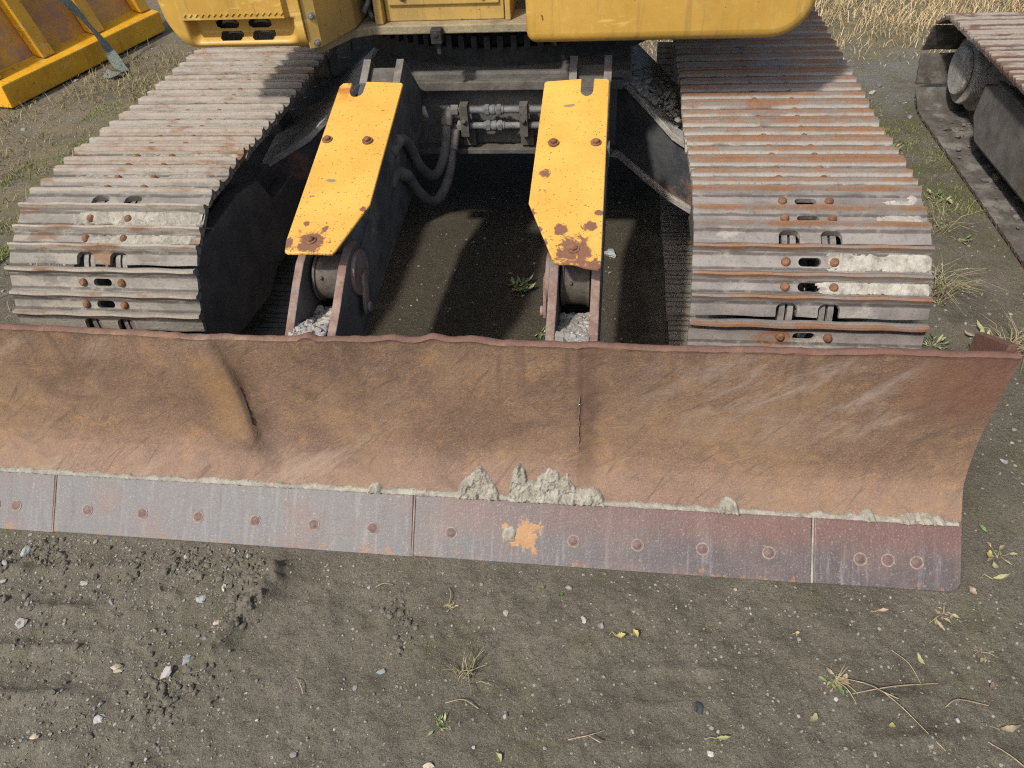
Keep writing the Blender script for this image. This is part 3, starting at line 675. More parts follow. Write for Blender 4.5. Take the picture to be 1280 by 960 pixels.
# --- lugs, push arms, lift cylinders and their yellow covers, one set each side of the middle
CX = .034
def cover_z(y): return .7855+.265*y
def side(s, blade):
    lx = (.345, .460) if s > 0 else (-.384, -.256)
    for k, x in enumerate(lx):
        fl = .035 if (s < 0 and k == 0) else 0
        bm = B()
        # (y,z) outline; the bar shows its narrow upper face
        pts = [(-.300, .585), (-.26, .578), (-.19, .612), (-.12, .655), (-.06, .690), (.0, .705), (.06, .69), (.09, .63), (.07, .55), (-.02, .46), (-.30, .36)]
        vs = prism(bm, pts, 'x', x-.0125, x+.0125)
        if fl:
            for v in vs: v.co.x += .028*sstep(-.15, -.29, v.co.y)*-1*-.3 - .020*sstep(.60, .70, v.co.z)*0
        bm.normal_update()
        for f in bm.faces: f.material_index = 1 if abs(f.normal.x) > .7 else 0  # side faces take the dark steel, which puts their shade into the colour
        part('lug', bm, [M['lug'], M['dark']], blade, bevel=.003, seg=2)
    xa, xb = lx
    bm = B(); prism(bm, [(-.30, .40), (-.30, .57), (-.06, .515), (.0, .44), (-.02, .40)], 'x', xa+.0125, xb-.0125); part('lug_floor', bm, M['dark'], blade)
    # push arm: a tall box girder from the carbody to the blade
    ox = s*1.0
    ax0, ax1 = (.335, .475) if s > 0 else (-.405, -.262)
    bm = B()
    outl = [(.895, .926), (1.10, .72), (1.02, .62), (.77, .477), (-.026, .395), (-.29, .33), (-.29, .20), (-.29, .40), (.0, .52), (.45, .70), (.80, .90)]
    outl = [(.895, .926), (1.10, .72), (1.02, .62), (.77, .477), (-.026, .392), (-.29, .36), (-.29, .46), (.0, .50), (.12, .62), (.45, .74), (.80, .88)]
    prism(bm, outl, 'x', ax1-.022, ax1)
    prism(bm, outl, 'x', ax0, ax0+.022)
    prism(bm, [(1.02, .64), (.77, .50), (-.026, .41), (-.28, .375), (-.28, .39), (-.02, .43), (.76, .52), (1.0, .66)], 'x', ax0+.022, ax1-.022)
    prism(bm, [(.80, .80), (.89, .86), (1.05, .72), (1.0, .68)], 'x', ax0+.022, ax1-.022)
    part('push_arm', bm, M['darkblue'], bevel=.004)
    bm = B()
    for xx in (ax0+.011, ax1-.011):
        prism(bm, [(.800, .882), (.893, .928), (.899, .926), (.80, .875)], 'x', xx-.013, xx+.013)
        prism(bm, [(.895, .930), (1.104, .722), (1.098, .718), (.89, .925)], 'x', xx-.013, xx+.013)
    part('arm_flange', bm, M['grey'])
    bm = B(); prism(bm, [(.52, .835), (.80, .858), (.888, .902), (.892, .892), (.80, .840), (.52, .815)], 'x', ax0+.024, ax1-.024); part('arm_web', bm, M['flange'])
    # cylinder
    xm = (xa+xb)/2
    bm = B(); cyl(bm, (xm, .06, .625), (xm, .88, .80), .050, 28); cyl(bm, (xm, .30, .675), (xm, .34, .684), .058, 28); cyl(bm, (xm-.06, .93, .81), (xm+.06, .93, .81), .05, 20)
    cy = part('lift_cylinder', bm, M['darkblue'], smooth=40)
    bm = B(); cyl(bm, (xm-.042, .0, .605), (xm+.042, .0, .605), .066, 32)
    for k in (-.036, .036): cyl(bm, (xm+k-.004, .0, .605), (xm+k+.004, .0, .605), .072, 32)
    hexbolt(bm, (xm-.012, -.058, .637), (0, -.88, .47), .006, .006, washer=False)
    part('rod_eye', bm, M['rodeye'], cy, bevel=.008, seg=3, smooth=40)
    bm = B()
    xo = xb if s < 0 else xa; sg = 1 if s < 0 else -1
    cyl(bm, (xo+sg*.0125, .0, .62), (xo+sg*.026, .0, .62), .068, 30)
    prism(bm, [(-.018, .62), (.018, .62), (-.012, .505), (-.03, .495), (-.05, .505), (-.052, .53)], 'x', xo+sg*.026, xo+sg*.036)
    cyl(bm, (xo+sg*.036, -.032, .52), (xo+sg*.046, -.032, .52), .016, 16)
    part('pin', bm, M['lug'], cy, bevel=.003, smooth=40)
    # cover plate
    if s > 0: out = [(.267, .618), (.272, .623), (.386, .623), (.386, .565), (.390, .550), (.400, .541), (.410, .541), (.420, .550), (.424, .565), (.424, .623), (.466, .623), (.473, .616), (.473, .10), (.4735, -.140), (.468, -.147), (.43, -.142), (.40, -.131), (.358, -.131), (.350, -.126), (.264, .093)]
    else: out = [(-.409, .606), (-.400, .620), (-.368, .620), (-.365, .57), (-.358, .556), (-.348, .549), (-.336, .549), (-.326, .556), (-.321, .57), (-.321, .623), (-.202, .624), (-.197, .618), (-.193, .079), (-.2, .06), (-.252, -.100), (-.258, -.110), (-.33, -.110), (-.385, -.110), (-.396, -.104), (-.403, -.066)]
    bm = B()
    f = [bm.verts.new((x, y, cover_z(y)-.004*(abs(x-xm)/.1)**2)) for x, y in out]; b = [bm.verts.new(v.co-Vector((0, 0, .009))) for v in f]
    bm.faces.new(f); bm.faces.new(b[::-1]); n = len(f)
    for k in range(n): bm.faces.new((f[k], b[k], b[(k+1) % n], f[(k+1) % n]))
    bmesh.ops.triangulate(bm, faces=[q for q in bm.faces if len(q.verts) > 4])
    cv = part('cylinder_cover', bm, M['cover'], bevel=.0025, smooth=30)
    bl = [(.317, .328), (.442, .328), (.399, -.083)] if s > 0 else [(-.385, .345), (-.256, .340), (-.331, -.065)]
    for x, y in bl:
        bm = B(); hexbolt(bm, (x, y, cover_z(y)-.001), (0, -.256, .967), .0105, .010); part('bolt', bm, M['bolt'], cv, smooth=30)
    # brackets that carry the cover
    bm = B(); box(bm, (xm, .34, cover_z(.34)-.045), (.16, .05, .06)); part('cover_bracket', bm, M['darkblue'], cv); bm = B(); box(bm, (xm, -.055, cover_z(-.055)-.03), (.07, .03, .03)); part('cover_bracket', bm, M['darkblue'], cv)
    # gravel between the lugs
    bm = B(); q = 0
    r2 = random.Random(4+s)
    for k in range(420):
        y = r2.uniform(-.275, -.035); x = r2.uniform(xa+.016, xb-.016); z = .520+.060*(sstep(-.08, -.27, y))+r2.uniform(0, .012)-.02*sstep(-.07, -.03, y)
        stone_bm(bm, (x, y, z), r2.choice((.0035, .005, .006, .008, .0115, .014))*r2.uniform(.8, 1.2), .75, 1, r2.random()*50)
    g_ = obj('gravel', bm, M['lug_gravel'], smooth=35)
    tag(g_, 'pale crushed gravel lying between the %s pair of blade lugs' % ('right' if s > 0 else 'left'), 'gravel', None, 'stuff')
side(1, BL); side(-1, BL)

# --- carbody between the tracks
bm = B()
prism(bm, [(-.44, .52), (-.30, .505), (.0, .515), (.30, .505), (.50, .50), (.50, .76), (-.44, .76)], 'y', 1.12, 1.6)
prism(bm, [(-.50, .765), (.55, .765), (.55, .81), (-.50, .81)], 'y', 1.09, 1.55)
part('carbody', bm, M['dark'], bevel=.008)
bm = B(); box(bm, (.03, 1.088, .505), (.92, .055, .022)); box(bm, (.03, 1.078, .768), (.98, .035, .035)); CBF = part('carbody_flange', bm, M['flange'], bevel=.004)
for s in (1, -1):
    bm = B()
    ctr = [(s*.42, 1.20, .605, .155), (s*.52, 1.16, .60, .15), (s*.62, 1.06, .545, .138), (s*.72, .97, .485, .122), (s*.90, .85, .42, .115)]
    rings = []
    for x, y, z, h in ctr:
        rings.append([bm.verts.new(q) for q in ((x, y, z-h), (x, y, z+h), (x+s*.05, y+.42, z+h), (x+s*.05, y+.42, z-h))])
    for a, b in zip(rings[:-1], rings[1:]):
        for k in range(4): bm.faces.new((a[k], b[k], b[(k+1) % 4], a[(k+1) % 4]))
    bm.faces.new(rings[0]); bm.faces.new(rings[-1][::-1])
    part('carbody_leg', bm, M['rustdark'], bevel=.010, smooth=30)
    bm = B()
    for dz, t in ((1, .012), (-1, .012)):
        v = []
        for x, y, z, h in ctr:
            zz = z+dz*(h+.002)
            v.append([bm.verts.new(q) for q in ((x-s*.01, y-.012, zz-.014), (x-s*.01, y-.012, zz+.014), (x+s*.05, y+.40, zz+.011), (x+s*.05, y+.40, zz-.011))])
        for a, b in zip(v[:-1], v[1:]):
            for k in range(4): bm.faces.new((a[k], b[k], b[(k+1) % 4], a[(k+1) % 4]))
        bm.faces.new(v[0]); bm.faces.new(v[-1][::-1])
    part('leg_flange', bm, M['legdust'], bevel=.003)
bm = B(); q_ = random.Random(12)
for k in range(260):
    t = q_.random(); x = .47+.26*t; y = 1.17-.20*t+q_.random()*.30; z = .772-.135*max(0, t-.12)+.004
    stone_bm(bm, (x, y, z), q_.choice((.005, .007, .010, .014, .022))*q_.uniform(.7, 1.2), .6, 1, q_.random()*40)
tag(obj('rubble', bm, M['lug_gravel'], smooth=35), 'grey crumbs of dirt lying on the carbody leg behind the right yellow cover', 'rubble', None, 'stuff')
# slewing ring
bm = B(); cyl(bm, (.03, 1.85, .80), (.03, 1.85, .88), .70, 72)
for k in range(90):
    a = math.pi*2*k/90; box(bm, (.03+.71*math.cos(a), 1.85+.71*math.sin(a), .905), (.03, .022, .05), Matrix.Rotation(a, 3, 'Z'))
cyl(bm, (.03, 1.85, .88), (.03, 1.85, 1.0), .66, 72)
part('slewing_ring', bm, M['black'], smooth=35)
# hydraulic pipes, fittings, clamps, hoses
for z, y in ((.679, 1.055), (.614, 1.06)):
    bm = B(); cyl(bm, (-.145 if z > .65 else -.125, y, z), (.30, y, z), .0135, 18); pp = part('hydraulic_pipe', bm, M['pipe'], smooth=40)
    bm = B(); xc = .022
    for q in (-.024, 0, .024): cyl(bm, (xc+q-.009, y, z), (xc+q+.009, y, z), .023 if q else .020, 6 if q else 18)
    cyl(bm, (xc-.042, y, z), (xc+.042, y, z), .017, 16); part('pipe_fitting', bm, M['pipe'], pp, smooth=35, bevel=.002)
for x in (-.092, .142):
    bm = B(); box(bm, (x, 1.050, .644), (.032, .045, .125)); box(bm, (x+.006, 1.085, .575), (.050, .02, .10)); hexbolt(bm, (x, 1.028, .647), (0, -1, 0), .010, .012)
    part('pipe_clamp', bm, M['flange'], bevel=.005)
for pts in ([(-.145, 1.055, .679), (-.158, 1.05, .672), (-.163, 1.02, .63), (-.168, .98, .56), (-.185, .93, .50), (-.21, .88, .49), (-.232, .80, .57), (-.245, .74, .68), (-.255, .66, .735), (-.27, .58, .715), (-.28, .52, .66)],
            [(-.125, 1.06, .614), (-.14, 1.05, .60), (-.148, 1.0, .54), (-.155, .95, .47), (-.175, .88, .42), (-.20, .80, .42), (-.225, .72, .50), (-.245, .66, .60), (-.26, .60, .64), (-.275, .53, .62)]):
    bm = B(); tube(bm, spline(pts, 6), .019, 14); hz = part('hydraulic_hose', bm, M['hose'], smooth=60)
    bm = B(); a, b = Vector(pts[1]), Vector(pts[2]); cyl(bm, a, b, .0235, 18)
    part('hose_fitting', bm, M['grey'], hz, smooth=40, bevel=.002)
    bm = B(); a, b = Vector(pts[-3]), Vector(pts[-2]); cyl(bm, a, b, .023, 18)
    part('hose_fitting', bm, M['grey'], hz, smooth=40, bevel=.002)
    bm = B(); cyl(bm, pts[0], Vector(pts[0])+Vector((.03, 0, 0)), .022, 6)
    part('hose_fitting', bm, M['pipe'] if False else M['grey'], hz, smooth=40, bevel=.002)

# --- upper structure
YF = .725
def left_body():
    nxg, nzg = 150, 130
    x0, x1, z0, z1 = -1.035, -.535, 1.02, 1.62
    xs_ = np.linspace(x0, x1, nxg); zs_ = z0+(z1-z0)*np.linspace(0, 1, nzg)**1.7
    Xq, Zq = np.meshgrid(xs_, zs_)
    # pocket under the step: deep at its top left, running out to the right and at the bottom
    pk = sstep(-.945, -.915, Xq)*sstep(1.125, 1.118, Zq)*sstep(1.035, 1.075, Zq)*sstep(-.552-.12*(1.125-Zq), -.60-.12*(1.125-Zq), Xq)
    Yq = YF+.045*pk
    stepm = sstep(-.945, -.935, Xq)*sstep(-.575, -.585, Xq)*sstep(1.122, 1.128, Zq)
    Yq = Yq-.020*stepm
    # toothed anti-slip edge on the step
    tooth = stepm*sstep(1.137, 1.139, Zq)*(np.abs(((Xq*55) % 1)-.5) > (Zq-1.139)*20)
        # rounded lower edge and left side
    rb = .055; b = np.clip((z0+rb-Zq)/rb, 0, 1); Yq = Yq+rb*(1-np.sqrt(np.clip(1-b*b, 0, 1)))
    rl = .07; l = np.clip((x0+rl-Xq)/rl, 0, 1); Yq = Yq+rl*(1-np.sqrt(np.clip(1-l*l, 0, 1)))
    # bottom left corner sweeps up
    Zs = Zq+.075*sstep(-.93, -1.035, Xq)**2*(1-sstep(1.02, 1.15, Zq))
    Xs = Xq-.06*(Zq-1.02)*sstep(-.8, -1.0, Xq)
    V = np.stack([Xs, Yq, Zs], -1).reshape(-1, 3)
    idx = np.arange(nxg*nzg).reshape(nzg, nxg)
    keep = np.ones((nzg-1, nxg-1), bool)
    Xc = (Xq[:-1, :-1]+Xq[1:, 1:])/2; Zc = (Zq[:-1, :-1]+Zq[1:, 1:])/2
    slots = []
    for cx_ in (-.818, -.703):
        for cz_ in (1.096, 1.062):
            ccx = cx_+.010*(1.096-cz_)/.034
            dx = np.maximum(np.abs(Xc-ccx)-.028, 0); keep &= ~((dx**2+(Zc-cz_)**2) < .0125**2); slots.append((ccx, cz_))
    F = np.stack([idx[:-1, :-1], idx[:-1, 1:], idx[1:, 1:], idx[1:, :-1]], -1)[keep].reshape(-1, 4)
    # closed sides, back and floor
    extra = []; base = len(V); Yb = 1.75
    rim = list(idx[0, :])+list(idx[1:, -1])+list(idx[-1, ::-1][1:])+list(idx[::-1, 0][1:-1])
    Vr = V[rim].copy(); Vr[:, 1] = Yb
    V = np.concatenate([V, Vr]); n = len(rim)
    for k in range(n): extra.append([rim[k], base+k, base+(k+1) % n, rim[(k+1) % n]])
    F = np.concatenate([F, np.array(extra)])
    o = rpart('cab_base', V, F, M['body'], smooth=45)
    zz_ = [(-.930+.0105*k, YF-.0215, 1.1385+(.009 if k % 2 else 0)) for k in range(34)]
    bm = B(); tube(bm, zz_, .0022, 6); part('anti_slip_edge', bm, M['body'], o)
    bm = B(); box(bm, (-.78, YF+.14, 1.14), (.40, .10, .16)); part('slot_dark_box', bm, M['black'], o)  # black box behind the slots, stands in for their dark inside
    bm = B()
    for ccx, cz_ in slots:
        pts = [(ccx-.03, YF+.075, cz_-.004), (ccx-.01, YF+.060, cz_+.006), (ccx+.012, YF+.062, cz_+.004), (ccx+.03, YF+.078, cz_-.006)]
        tube(bm, spline(pts, 5), .006, 8)
    part('heater_hose', bm, M['grey'], o, smooth=60)
    bm = B(); prism(bm, [(-.534, .735), (-.498, .76), (-.435, .955), (-.435, 1.7), (-.534, 1.7)], 'z', 1.018, 1.62)
    cn = part('corner_panel', bm, M['dirty_yellow'], bevel=.004)
    for x, y, z in ((-.512, .75, 1.12), (-.510, .752, 1.035)):
        bm = B(); hexbolt(bm, (x, y-.0005, z), (.55, -.83, 0), .008, .008); part('bolt', bm, M['grey'], cn, smooth=30)
left_body()
# right tank housing with swept lower corner
bm = B(); r = .13; x1 = 1.085
poly = [(.20, 1.62), (.20, 1.022), (x1-r, 1.022)]+[(x1-r+r*math.sin(a), 1.022+.115-.115*math.cos(a)) for a in np.linspace(.15, math.pi/2, 9)]+[(x1+.03, 1.62)]
prism(bm, poly, 'y', YF, 1.9)
rb_ = part('tank_housing', bm, M['body'], bevel=.035, seg=5, smooth=50)
bm = B(); box(bm, (.60, YF+.55, 1.018), (.78, .50, .02)); part('belly_plate', bm, M['dark'], rb_)
# deck between them
bm = B(); prism(bm, [(-.535, .775), (-.45, .955), (-.38, .985), (.20, .985), (.20, 2.4), (-.535, 2.4)], 'z', .984, 1.014)
DK = part('deck', bm, M['deckgrime'], bevel=.004)
bm = B(); box(bm, (-.146, .965, .985), (.040, .04, .050)); cyl(bm, (-.146, .942, .992), (-.146, .95, .992), .011, 14); box(bm, (-.143, .97, .945), (.016, .02, .05)); part('latch', bm, M['black'], DK, bevel=.004)
bm = B(); box(bm, (-.125, 1.045, 1.25), (.43, .02, .47)); bp = part('boom_foot_panel', bm, M['dirty_yellow'], bevel=.003)
bm = B(); box(bm, (-.125, 1.031, 1.27), (.40, .012, .40)); part('panel_lid', bm, M['dirty_yellow'], bp, bevel=.004)
for x in (-.27, .015):
    bm = B(); hexbolt(bm, (x, 1.025, 1.10), (0, -1, 0), .010, .010); part('bolt', bm, M['grey'], bp, smooth=30)
for x0, x1, y0 in ((-.375, -.345, 1.0), (.095, .115, 1.02)):
    bm = B(); prism(bm, [(y0, 1.014), (y0+.02, 1.5), (1.6, 1.5), (1.6, 1.014)], 'x', x0, x1); part('boom_foot_wall', bm, M['dirty_yellow'], bevel=.004)
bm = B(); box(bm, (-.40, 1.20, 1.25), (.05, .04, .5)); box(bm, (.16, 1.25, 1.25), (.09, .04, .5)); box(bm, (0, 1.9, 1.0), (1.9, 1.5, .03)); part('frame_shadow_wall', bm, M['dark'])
bm = B(); tube(bm, spline([(-.42, 1.02, 1.05), (-.40, 1.05, 1.09), (-.42, 1.06, 1.13), (-.40, 1.06, 1.2)], 5), .010, 8); tube(bm, spline([(-.39, 1.03, 1.03), (-.41, 1.06, 1.06), (-.39, 1.07, 1.12), (-.41, 1.07, 1.2)], 5), .008, 8)
part('cable', bm, M['hose'], smooth=60)

# ------------------------------------------------------------------ caked mud
def flake(name, region, func, th, mat, label, res=.0035):
    """lumpy skin: region in (u,v); func maps (u,v,h) to world; kept only where the noise allows"""
    (u0, u1), (v0, v1) = region
    us = np.arange(u0, u1, res); vs = np.arange(v0, v1, res); Ug, Vg = np.meshgrid(us, vs)
    H = th(Ug, Vg); P = func(Ug, Vg, H); idx = np.arange(Ug.size).reshape(Ug.shape)
    k = (H[:-1, :-1] > 0) | (H[1:, 1:] > 0) | (H[:-1, 1:] > 0) | (H[1:, :-1] > 0)
    F = np.stack([idx[:-1, :-1], idx[:-1, 1:], idx[1:, 1:], idx[1:, :-1]], -1)[k].reshape(-1, 4)
    us_, inv = np.unique(F, return_inverse=True)
    o = raw(name, P.reshape(-1, 3)[us_], inv.reshape(-1, 4), mat, smooth=180)
    if label: tag(o, label, 'dried mud', None, 'stuff')
    return o
e0 = np.array([0, -.551, 0.0]); td = np.array(tdir); no = np.array(nout)
def edgef(U, Vv, H):   # u along X, v up the moldboard face from the top of the cutting edge
    z = .137+Vv*.80; y = np.interp(z, pz, py)-.006*sstep(.012, .0, Vv)-.001
    k = np.maximum(H, -.008)
    return np.stack([U, y-k*.85, z+k*.6], -1)
def edgeh(U, Vv):
    line = .0045*(.15+fbm(U*14, U*0, 4, 3))*sstep(.004, -.002, Vv+.013*(fbm(U*30, Vv*30, 4, 4)-.5))
    top = 0
    for cx, w_, h in ((.140, .062, .062), (.145, .025, .085), (.258, .028, .095), (.30, .05, .05), (.345, .048, .082), (.395, .035, .062), (.43, .06, .030), (.475, .030, .040), (.849, .028, .034), (1.22, .02, .02), (-.17, .02, .02), (1.36, .06, .018)):
        top = np.maximum(top, h*np.clip(1-((U-cx)/w_)**2, 0, 1)**.6)
    top = top*(.72+.6*fbm(U*38, Vv*38, 4, 8))
    lump = (top > Vv)*(.001+.040*np.clip(fbm(U*75, Vv*75, 6, 12, .68)-.22, 0, 1))*sstep(0, .02, top-Vv)
    h = np.maximum(line, lump)
    return np.where(h < .0008, -.006, h)
flake('dried_mud', ((XL+.02, 1.455), (-.010, .13)), edgef, edgeh, M['mud'], 'pale dried mud crusted along the top of the cutting edge with taller lumps near the middle', .0024)
for gx_, gw in ((1.079, .0052), (-.049, .0045), (-1.2035, .004)):
    bm = B(); box(bm, Vector((gx_, -.551, 0))+tdir*.094-nout*.0055, (gw, .186, .010), Matrix.Rotation(math.radians(45), 3, 'X'))
    tag(obj('dried_mud', bm, M['mud'] if gx_ > 0 else M['lug']), 'pale mud packed in the seam before the right bit of the cutting edge' if gx_ > 0 else ('rusty dirt packed in the middle seam of the cutting edge' if gx_ > -.5 else 'rusty dirt packed in the seam near the left end of the cutting edge'), 'dried mud', None, 'stuff')
def patch_edge(U, Vv):
    h = .012*fbm(U*60, Vv*60, 4, 2)*sstep(.026, .010, np.hypot(U-.236, (Vv-.082)*1.0)+.02*(fbm(U*50, Vv*50, 3, 7)-.5))
    return np.where(h < .001, -.004, h)
flake('dried_mud', ((.19, .29), (.04, .12)), lambda U, Vv, H: np.stack([U, e0[1]+td[1]*Vv+no[1]*H, e0[2]+td[2]*Vv+no[2]*H], -1), patch_edge, M['mud'], 'small lump of dried mud on the rust patch of the cutting edge', .002)
def shoe_mud(shoe_mt, x0, x1, hfun, mat, label, u0=-.07, u1=.075):
    Mx = np.array(shoe_mt)
    def func(U, Vv, H):
        L = np.stack([U, Vv, H], -1); return L@Mx[:3, :3].T+Mx[:3, 3]
    return flake('dried_mud', ((x0, x1), (u0, u1)), func, hfun, mat, label, .0032)
def flat_h(seed, lo, x_a, x_b, amp):
    def f(U, Vv):
        m = fbm(U*9, Vv*16, 5, seed)+.30*sstep(x_a, x_a+.06, U)*sstep(x_b, x_b-.05, U)-.30
        h = amp*np.clip(m-lo, 0, 1)/(1-lo)*3
        h = np.minimum(h, amp)+.006*(fbm(U*70, Vv*70, 4, seed+3)-.5)*(m > lo)
        return np.where(m > lo, np.maximum(h, .0006), -.006)
    return f
def top_shoes(L, n):   # shoes facing up and forward, ordered from the blade backwards
    q = sorted([m for m in L if m.translation.z > .45 and m.translation.y < 1.2], key=lambda m: (m.translation.y-m.translation.z))
    return q[:n]
tl = top_shoes(TL_, 9); tr = top_shoes(TR_, 9)
def pxy(P):
    d = P-camo.matrix_world.translation; z = d.dot(fw); return 480-f_px*d.dot(U_)/z
def shoe_at(L, y): return min([m for m in L if m.translation.z > .45], key=lambda m: abs(pxy(m.translation)-y))
PUT = [(TL_, 268, -.30, .08, 7, .42, .007, 'mud', 'crust of grey dried mud on the inner half of the left track shoe with exposed bolts'),
       (TL_, 228, -.24, .20, 8, .50, .006, 'mud', 'broken crust of grey mud on the left track, one shoe further back'),
       (TL_, 195, -.30, .10, 12, .52, .006, 'mud', 'thin grey mud on the left track below the middle of its top run'),
       (TL_, 165, -.28, .16, 14, .55, .006, 'mud', 'scattered grey mud on the far top run of the left track'),
       (TR_, 350, -.31, -.035, 21, .36, .006, 'mudwhite', 'cracked whitish mud on the outer half of the right track shoe with two bolt rows'),
       (TR_, 265, -.30, -.17, 22, .46, .006, 'mudwhite', 'small whitish mud patch at the outer end of the right track, one shoe above the cracked crust')]
for L, yy, xa, xb, sd, lo, amp, mk, lab in PUT:
    m = shoe_at(L, yy)
    def hf(U, Vv, sd=sd, lo=lo, amp=amp, xa=xa, xb=xb):
        mm = fbm(U*12, Vv*20, 6, sd, .58)+.42*sstep(xb+.05, xb-.09, U)*sstep(xa-.03, xa+.04, U)-.28
        row = np.maximum(sstep(-.068, -.060, Vv)*sstep(-.012, -.020, Vv), sstep(.010, .018, Vv)*sstep(.050, .042, Vv))
        hh = amp*sstep(lo, lo+.10, mm)*(.45+.9*(fbm(U*70, Vv*70, 5, sd+3, .6)-.2))*row
        crack = np.abs(fbm(U*22, Vv*22, 4, sd+9)-.5) < .018
        hh = np.where(crack, hh*.2, hh)
        return np.where((mm > lo) & (row > .05), np.maximum(hh, .0004), -.005)
    shoe_mud(m, max(xa-.02, -.305), xb+.05, hf, M[mk], lab)

# ------------------------------------------------------------------ neighbouring machine's track
NB = empty('crawler_track', (2.5, 1.2, 0)); tag(NB, 'rusty brown crawler track of a second machine parked beyond the right track', 'crawler track')
def neighbour():
    xa, xb = 2.2, 2.8; r = .205; zc = .265; ho = .055; p = .150; y0, y1 = -2.2, 2.56
    pins = []; y = y0
    while y < y1: pins.append((y, zc+r)); y += p
    a = .10
    while a < math.pi: pins.append((y1+.02+r*math.sin(a), zc+r*math.cos(a))); a += p/r
    y = y1
    while y > y0: pins.append((y, zc-r)); y -= p
    fr = B()
    pf = [(-2.0, .16), (2.02, .10), (2.13, .20), (2.11, .37), (1.98, .42), (-2.0, .42)]
    prism(fr, pf, 'x', 2.26, 2.30); prism(fr, [(-2.0, .18), (2.0, .15), (2.0, .40), (-2.0, .40)], 'x', 2.30, 2.66); prism(fr, pf, 'x', 2.66, 2.70)
    def P(name, bm, m, par=None, **k):
        o = obj(name, bm, m, None, **k); o.parent = par or NB
        if par is None: o.location = (-2.5, -1.2, 0)
        return o
    F_ = P('track_frame', fr, M['framebrown'], bevel=.02, seg=3, smooth=40)
    bm = B(); cyl(bm, (2.33, y1, zc), (2.66, y1, zc), .17, 36); cyl(bm, (2.30, y1, zc), (2.33, y1, zc), .125, 36); cyl(bm, (2.40, y1, zc), (2.60, y1, zc), .205, 36); P('idler_wheel', bm, M['legdust'], bevel=.008, smooth=35)
    bm = B(); prism(bm, [(-2.0, .425), (1.98, .425), (2.11, .375), (2.10, .365), (1.97, .41), (-2.0, .41)], 'x', 2.252, 2.275); P('frame_edge', bm, M['flange'], F_)
    bm = B(); q_ = random.Random(5)
    for k in range(240):
        stone_bm(bm, (2.22+.26*q_.random()**.6, q_.uniform(.2, 2.5), .020+q_.random()**2*.012), q_.choice((.006, .009, .012, .022))*q_.uniform(.6, 1.2), .6, 1, q_.random()*60)
    tag(obj('rubble', bm, M['lumps'], smooth=40), 'dark lumps of dirt lying inside the second track on its lower run', 'rubble', None, 'stuff')
    for y in (2.05, 1.75, 1.45, 1.15, .85):
        bm = B(); cyl(bm, (2.34, y, .15), (2.64, y, .15), .06, 22); cyl(bm, (2.28, y, .15), (2.34, y, .15), .03, 14); P('track_roller', bm, M['dark'], bevel=.006, smooth=35)
    for k in range(len(pins)-1):
        A = Vector((0, *pins[k])); Bq = Vector((0, *pins[k+1])); d = (Bq-A); L = d.length; d.normalize(); nrm = Vector((0, -d.z, d.y)); mid = (A+Bq)/2
        cen = Vector((0, min(mid.y, y1), zc))
        if (mid-cen).dot(nrm) < 0: nrm = -nrm
        X_ = (-d).cross(nrm); org = mid+nrm*ho
        sc = .86*L/p
        mt = Matrix(((X_.x, -d.x*sc, nrm.x*.8, 0), (X_.y, -d.y*sc, nrm.y*.8, 0), (X_.z, -d.z*sc, nrm.z*.8, 0), (0, 0, 0, 1))); mt.translation = Vector((2.5, org.y, org.z))
        o = bpy.data.objects.new('track_shoe', MN); COL.objects.link(o); o.parent = F_; o.matrix_local = mt; o.color = (.5, .5, 0, 1)
neighbour()

# ------------------------------------------------------------------ yellow ribbed dump body and its strap, top left
DB = empty('dump_body', (-3.5, 3.4, 0)); tag(DB, 'orange yellow steel dump body side with upright ribs, faded paint, standing on dry grass', 'dump body')
dmat = Matrix.Translation((-3.57, 2.80, .012)) @ Matrix.Rotation(math.atan2(-.30, 1.53), 4, 'Z')   # local: +Y along the beam, +X towards the camera side
def dpart(name, bm, m, **k):
    bm.transform(dmat); o = obj(name, bm, m, None, **k); o.parent = DB; o.location = (3.5, -3.4, 0); return o
bm = B(); prism(bm, [(0, 0), (0, .15), (-.17, .19), (-.30, .19), (-.30, 0)], 'y', 0, 1.66); dpart('bottom_beam', bm, M['dump'], bevel=.008)
lean = .42
bm = B(); prism(bm, [(-.15, .185), (-.15-lean, 1.55), (-.20-lean, 1.55), (-.20, .185)], 'y', -.02, 1.68); dpart('side_panel', bm, M['dump_panel'])
for y in (-.03, .46, .98, 1.52):
    bm = B(); prism(bm, [(-.06, .17), (-.145, .19), (-.145-lean, 1.5), (-.06-lean, 1.5)], 'y', y, y+.12); dpart('rib', bm, M['dump'], bevel=.012, seg=3)
bm = B(); box(bm, (-.20-lean, .83, 1.59), (.18, 1.72, .12)); dpart('top_rail', bm, M['dump'], bevel=.01)
bm = B(); prism(bm, [(-.2, .02), (-.2-lean, 1.5), (-1.9, 1.5), (-1.9, .02)], 'y', -.03, .0); dpart('end_wall', bm, M['dump_panel'])
bm = B()
sp = spline([(-3.86, 3.28, 1.50), (-3.62, 3.42, .92), (-3.42, 3.57, .485), (-3.36, 3.62, .32), (-3.31, 3.64, .19), (-3.26, 3.62, .09), (-3.18, 3.54, .035), (-3.10, 3.46, .02), (-3.14, 3.38, .025), (-3.22, 3.40, .03)], 8)
L0 = []
for k, q in enumerate(sp):
    tw = .5*math.sin(k*.17); wv = Vector((math.sin(tw)*.5, math.cos(tw), .25*math.sin(k*.2))).normalized()*.050
    L0.append((q-wv, q+wv))
va = [[bm.verts.new(a), bm.verts.new(b)] for a, b in L0]
for a, b in zip(va[:-1], va[1:]): bm.faces.new((a[0], a[1], b[1], b[0]))
bmesh.ops.solidify(bm, geom=bm.faces[:], thickness=.006)
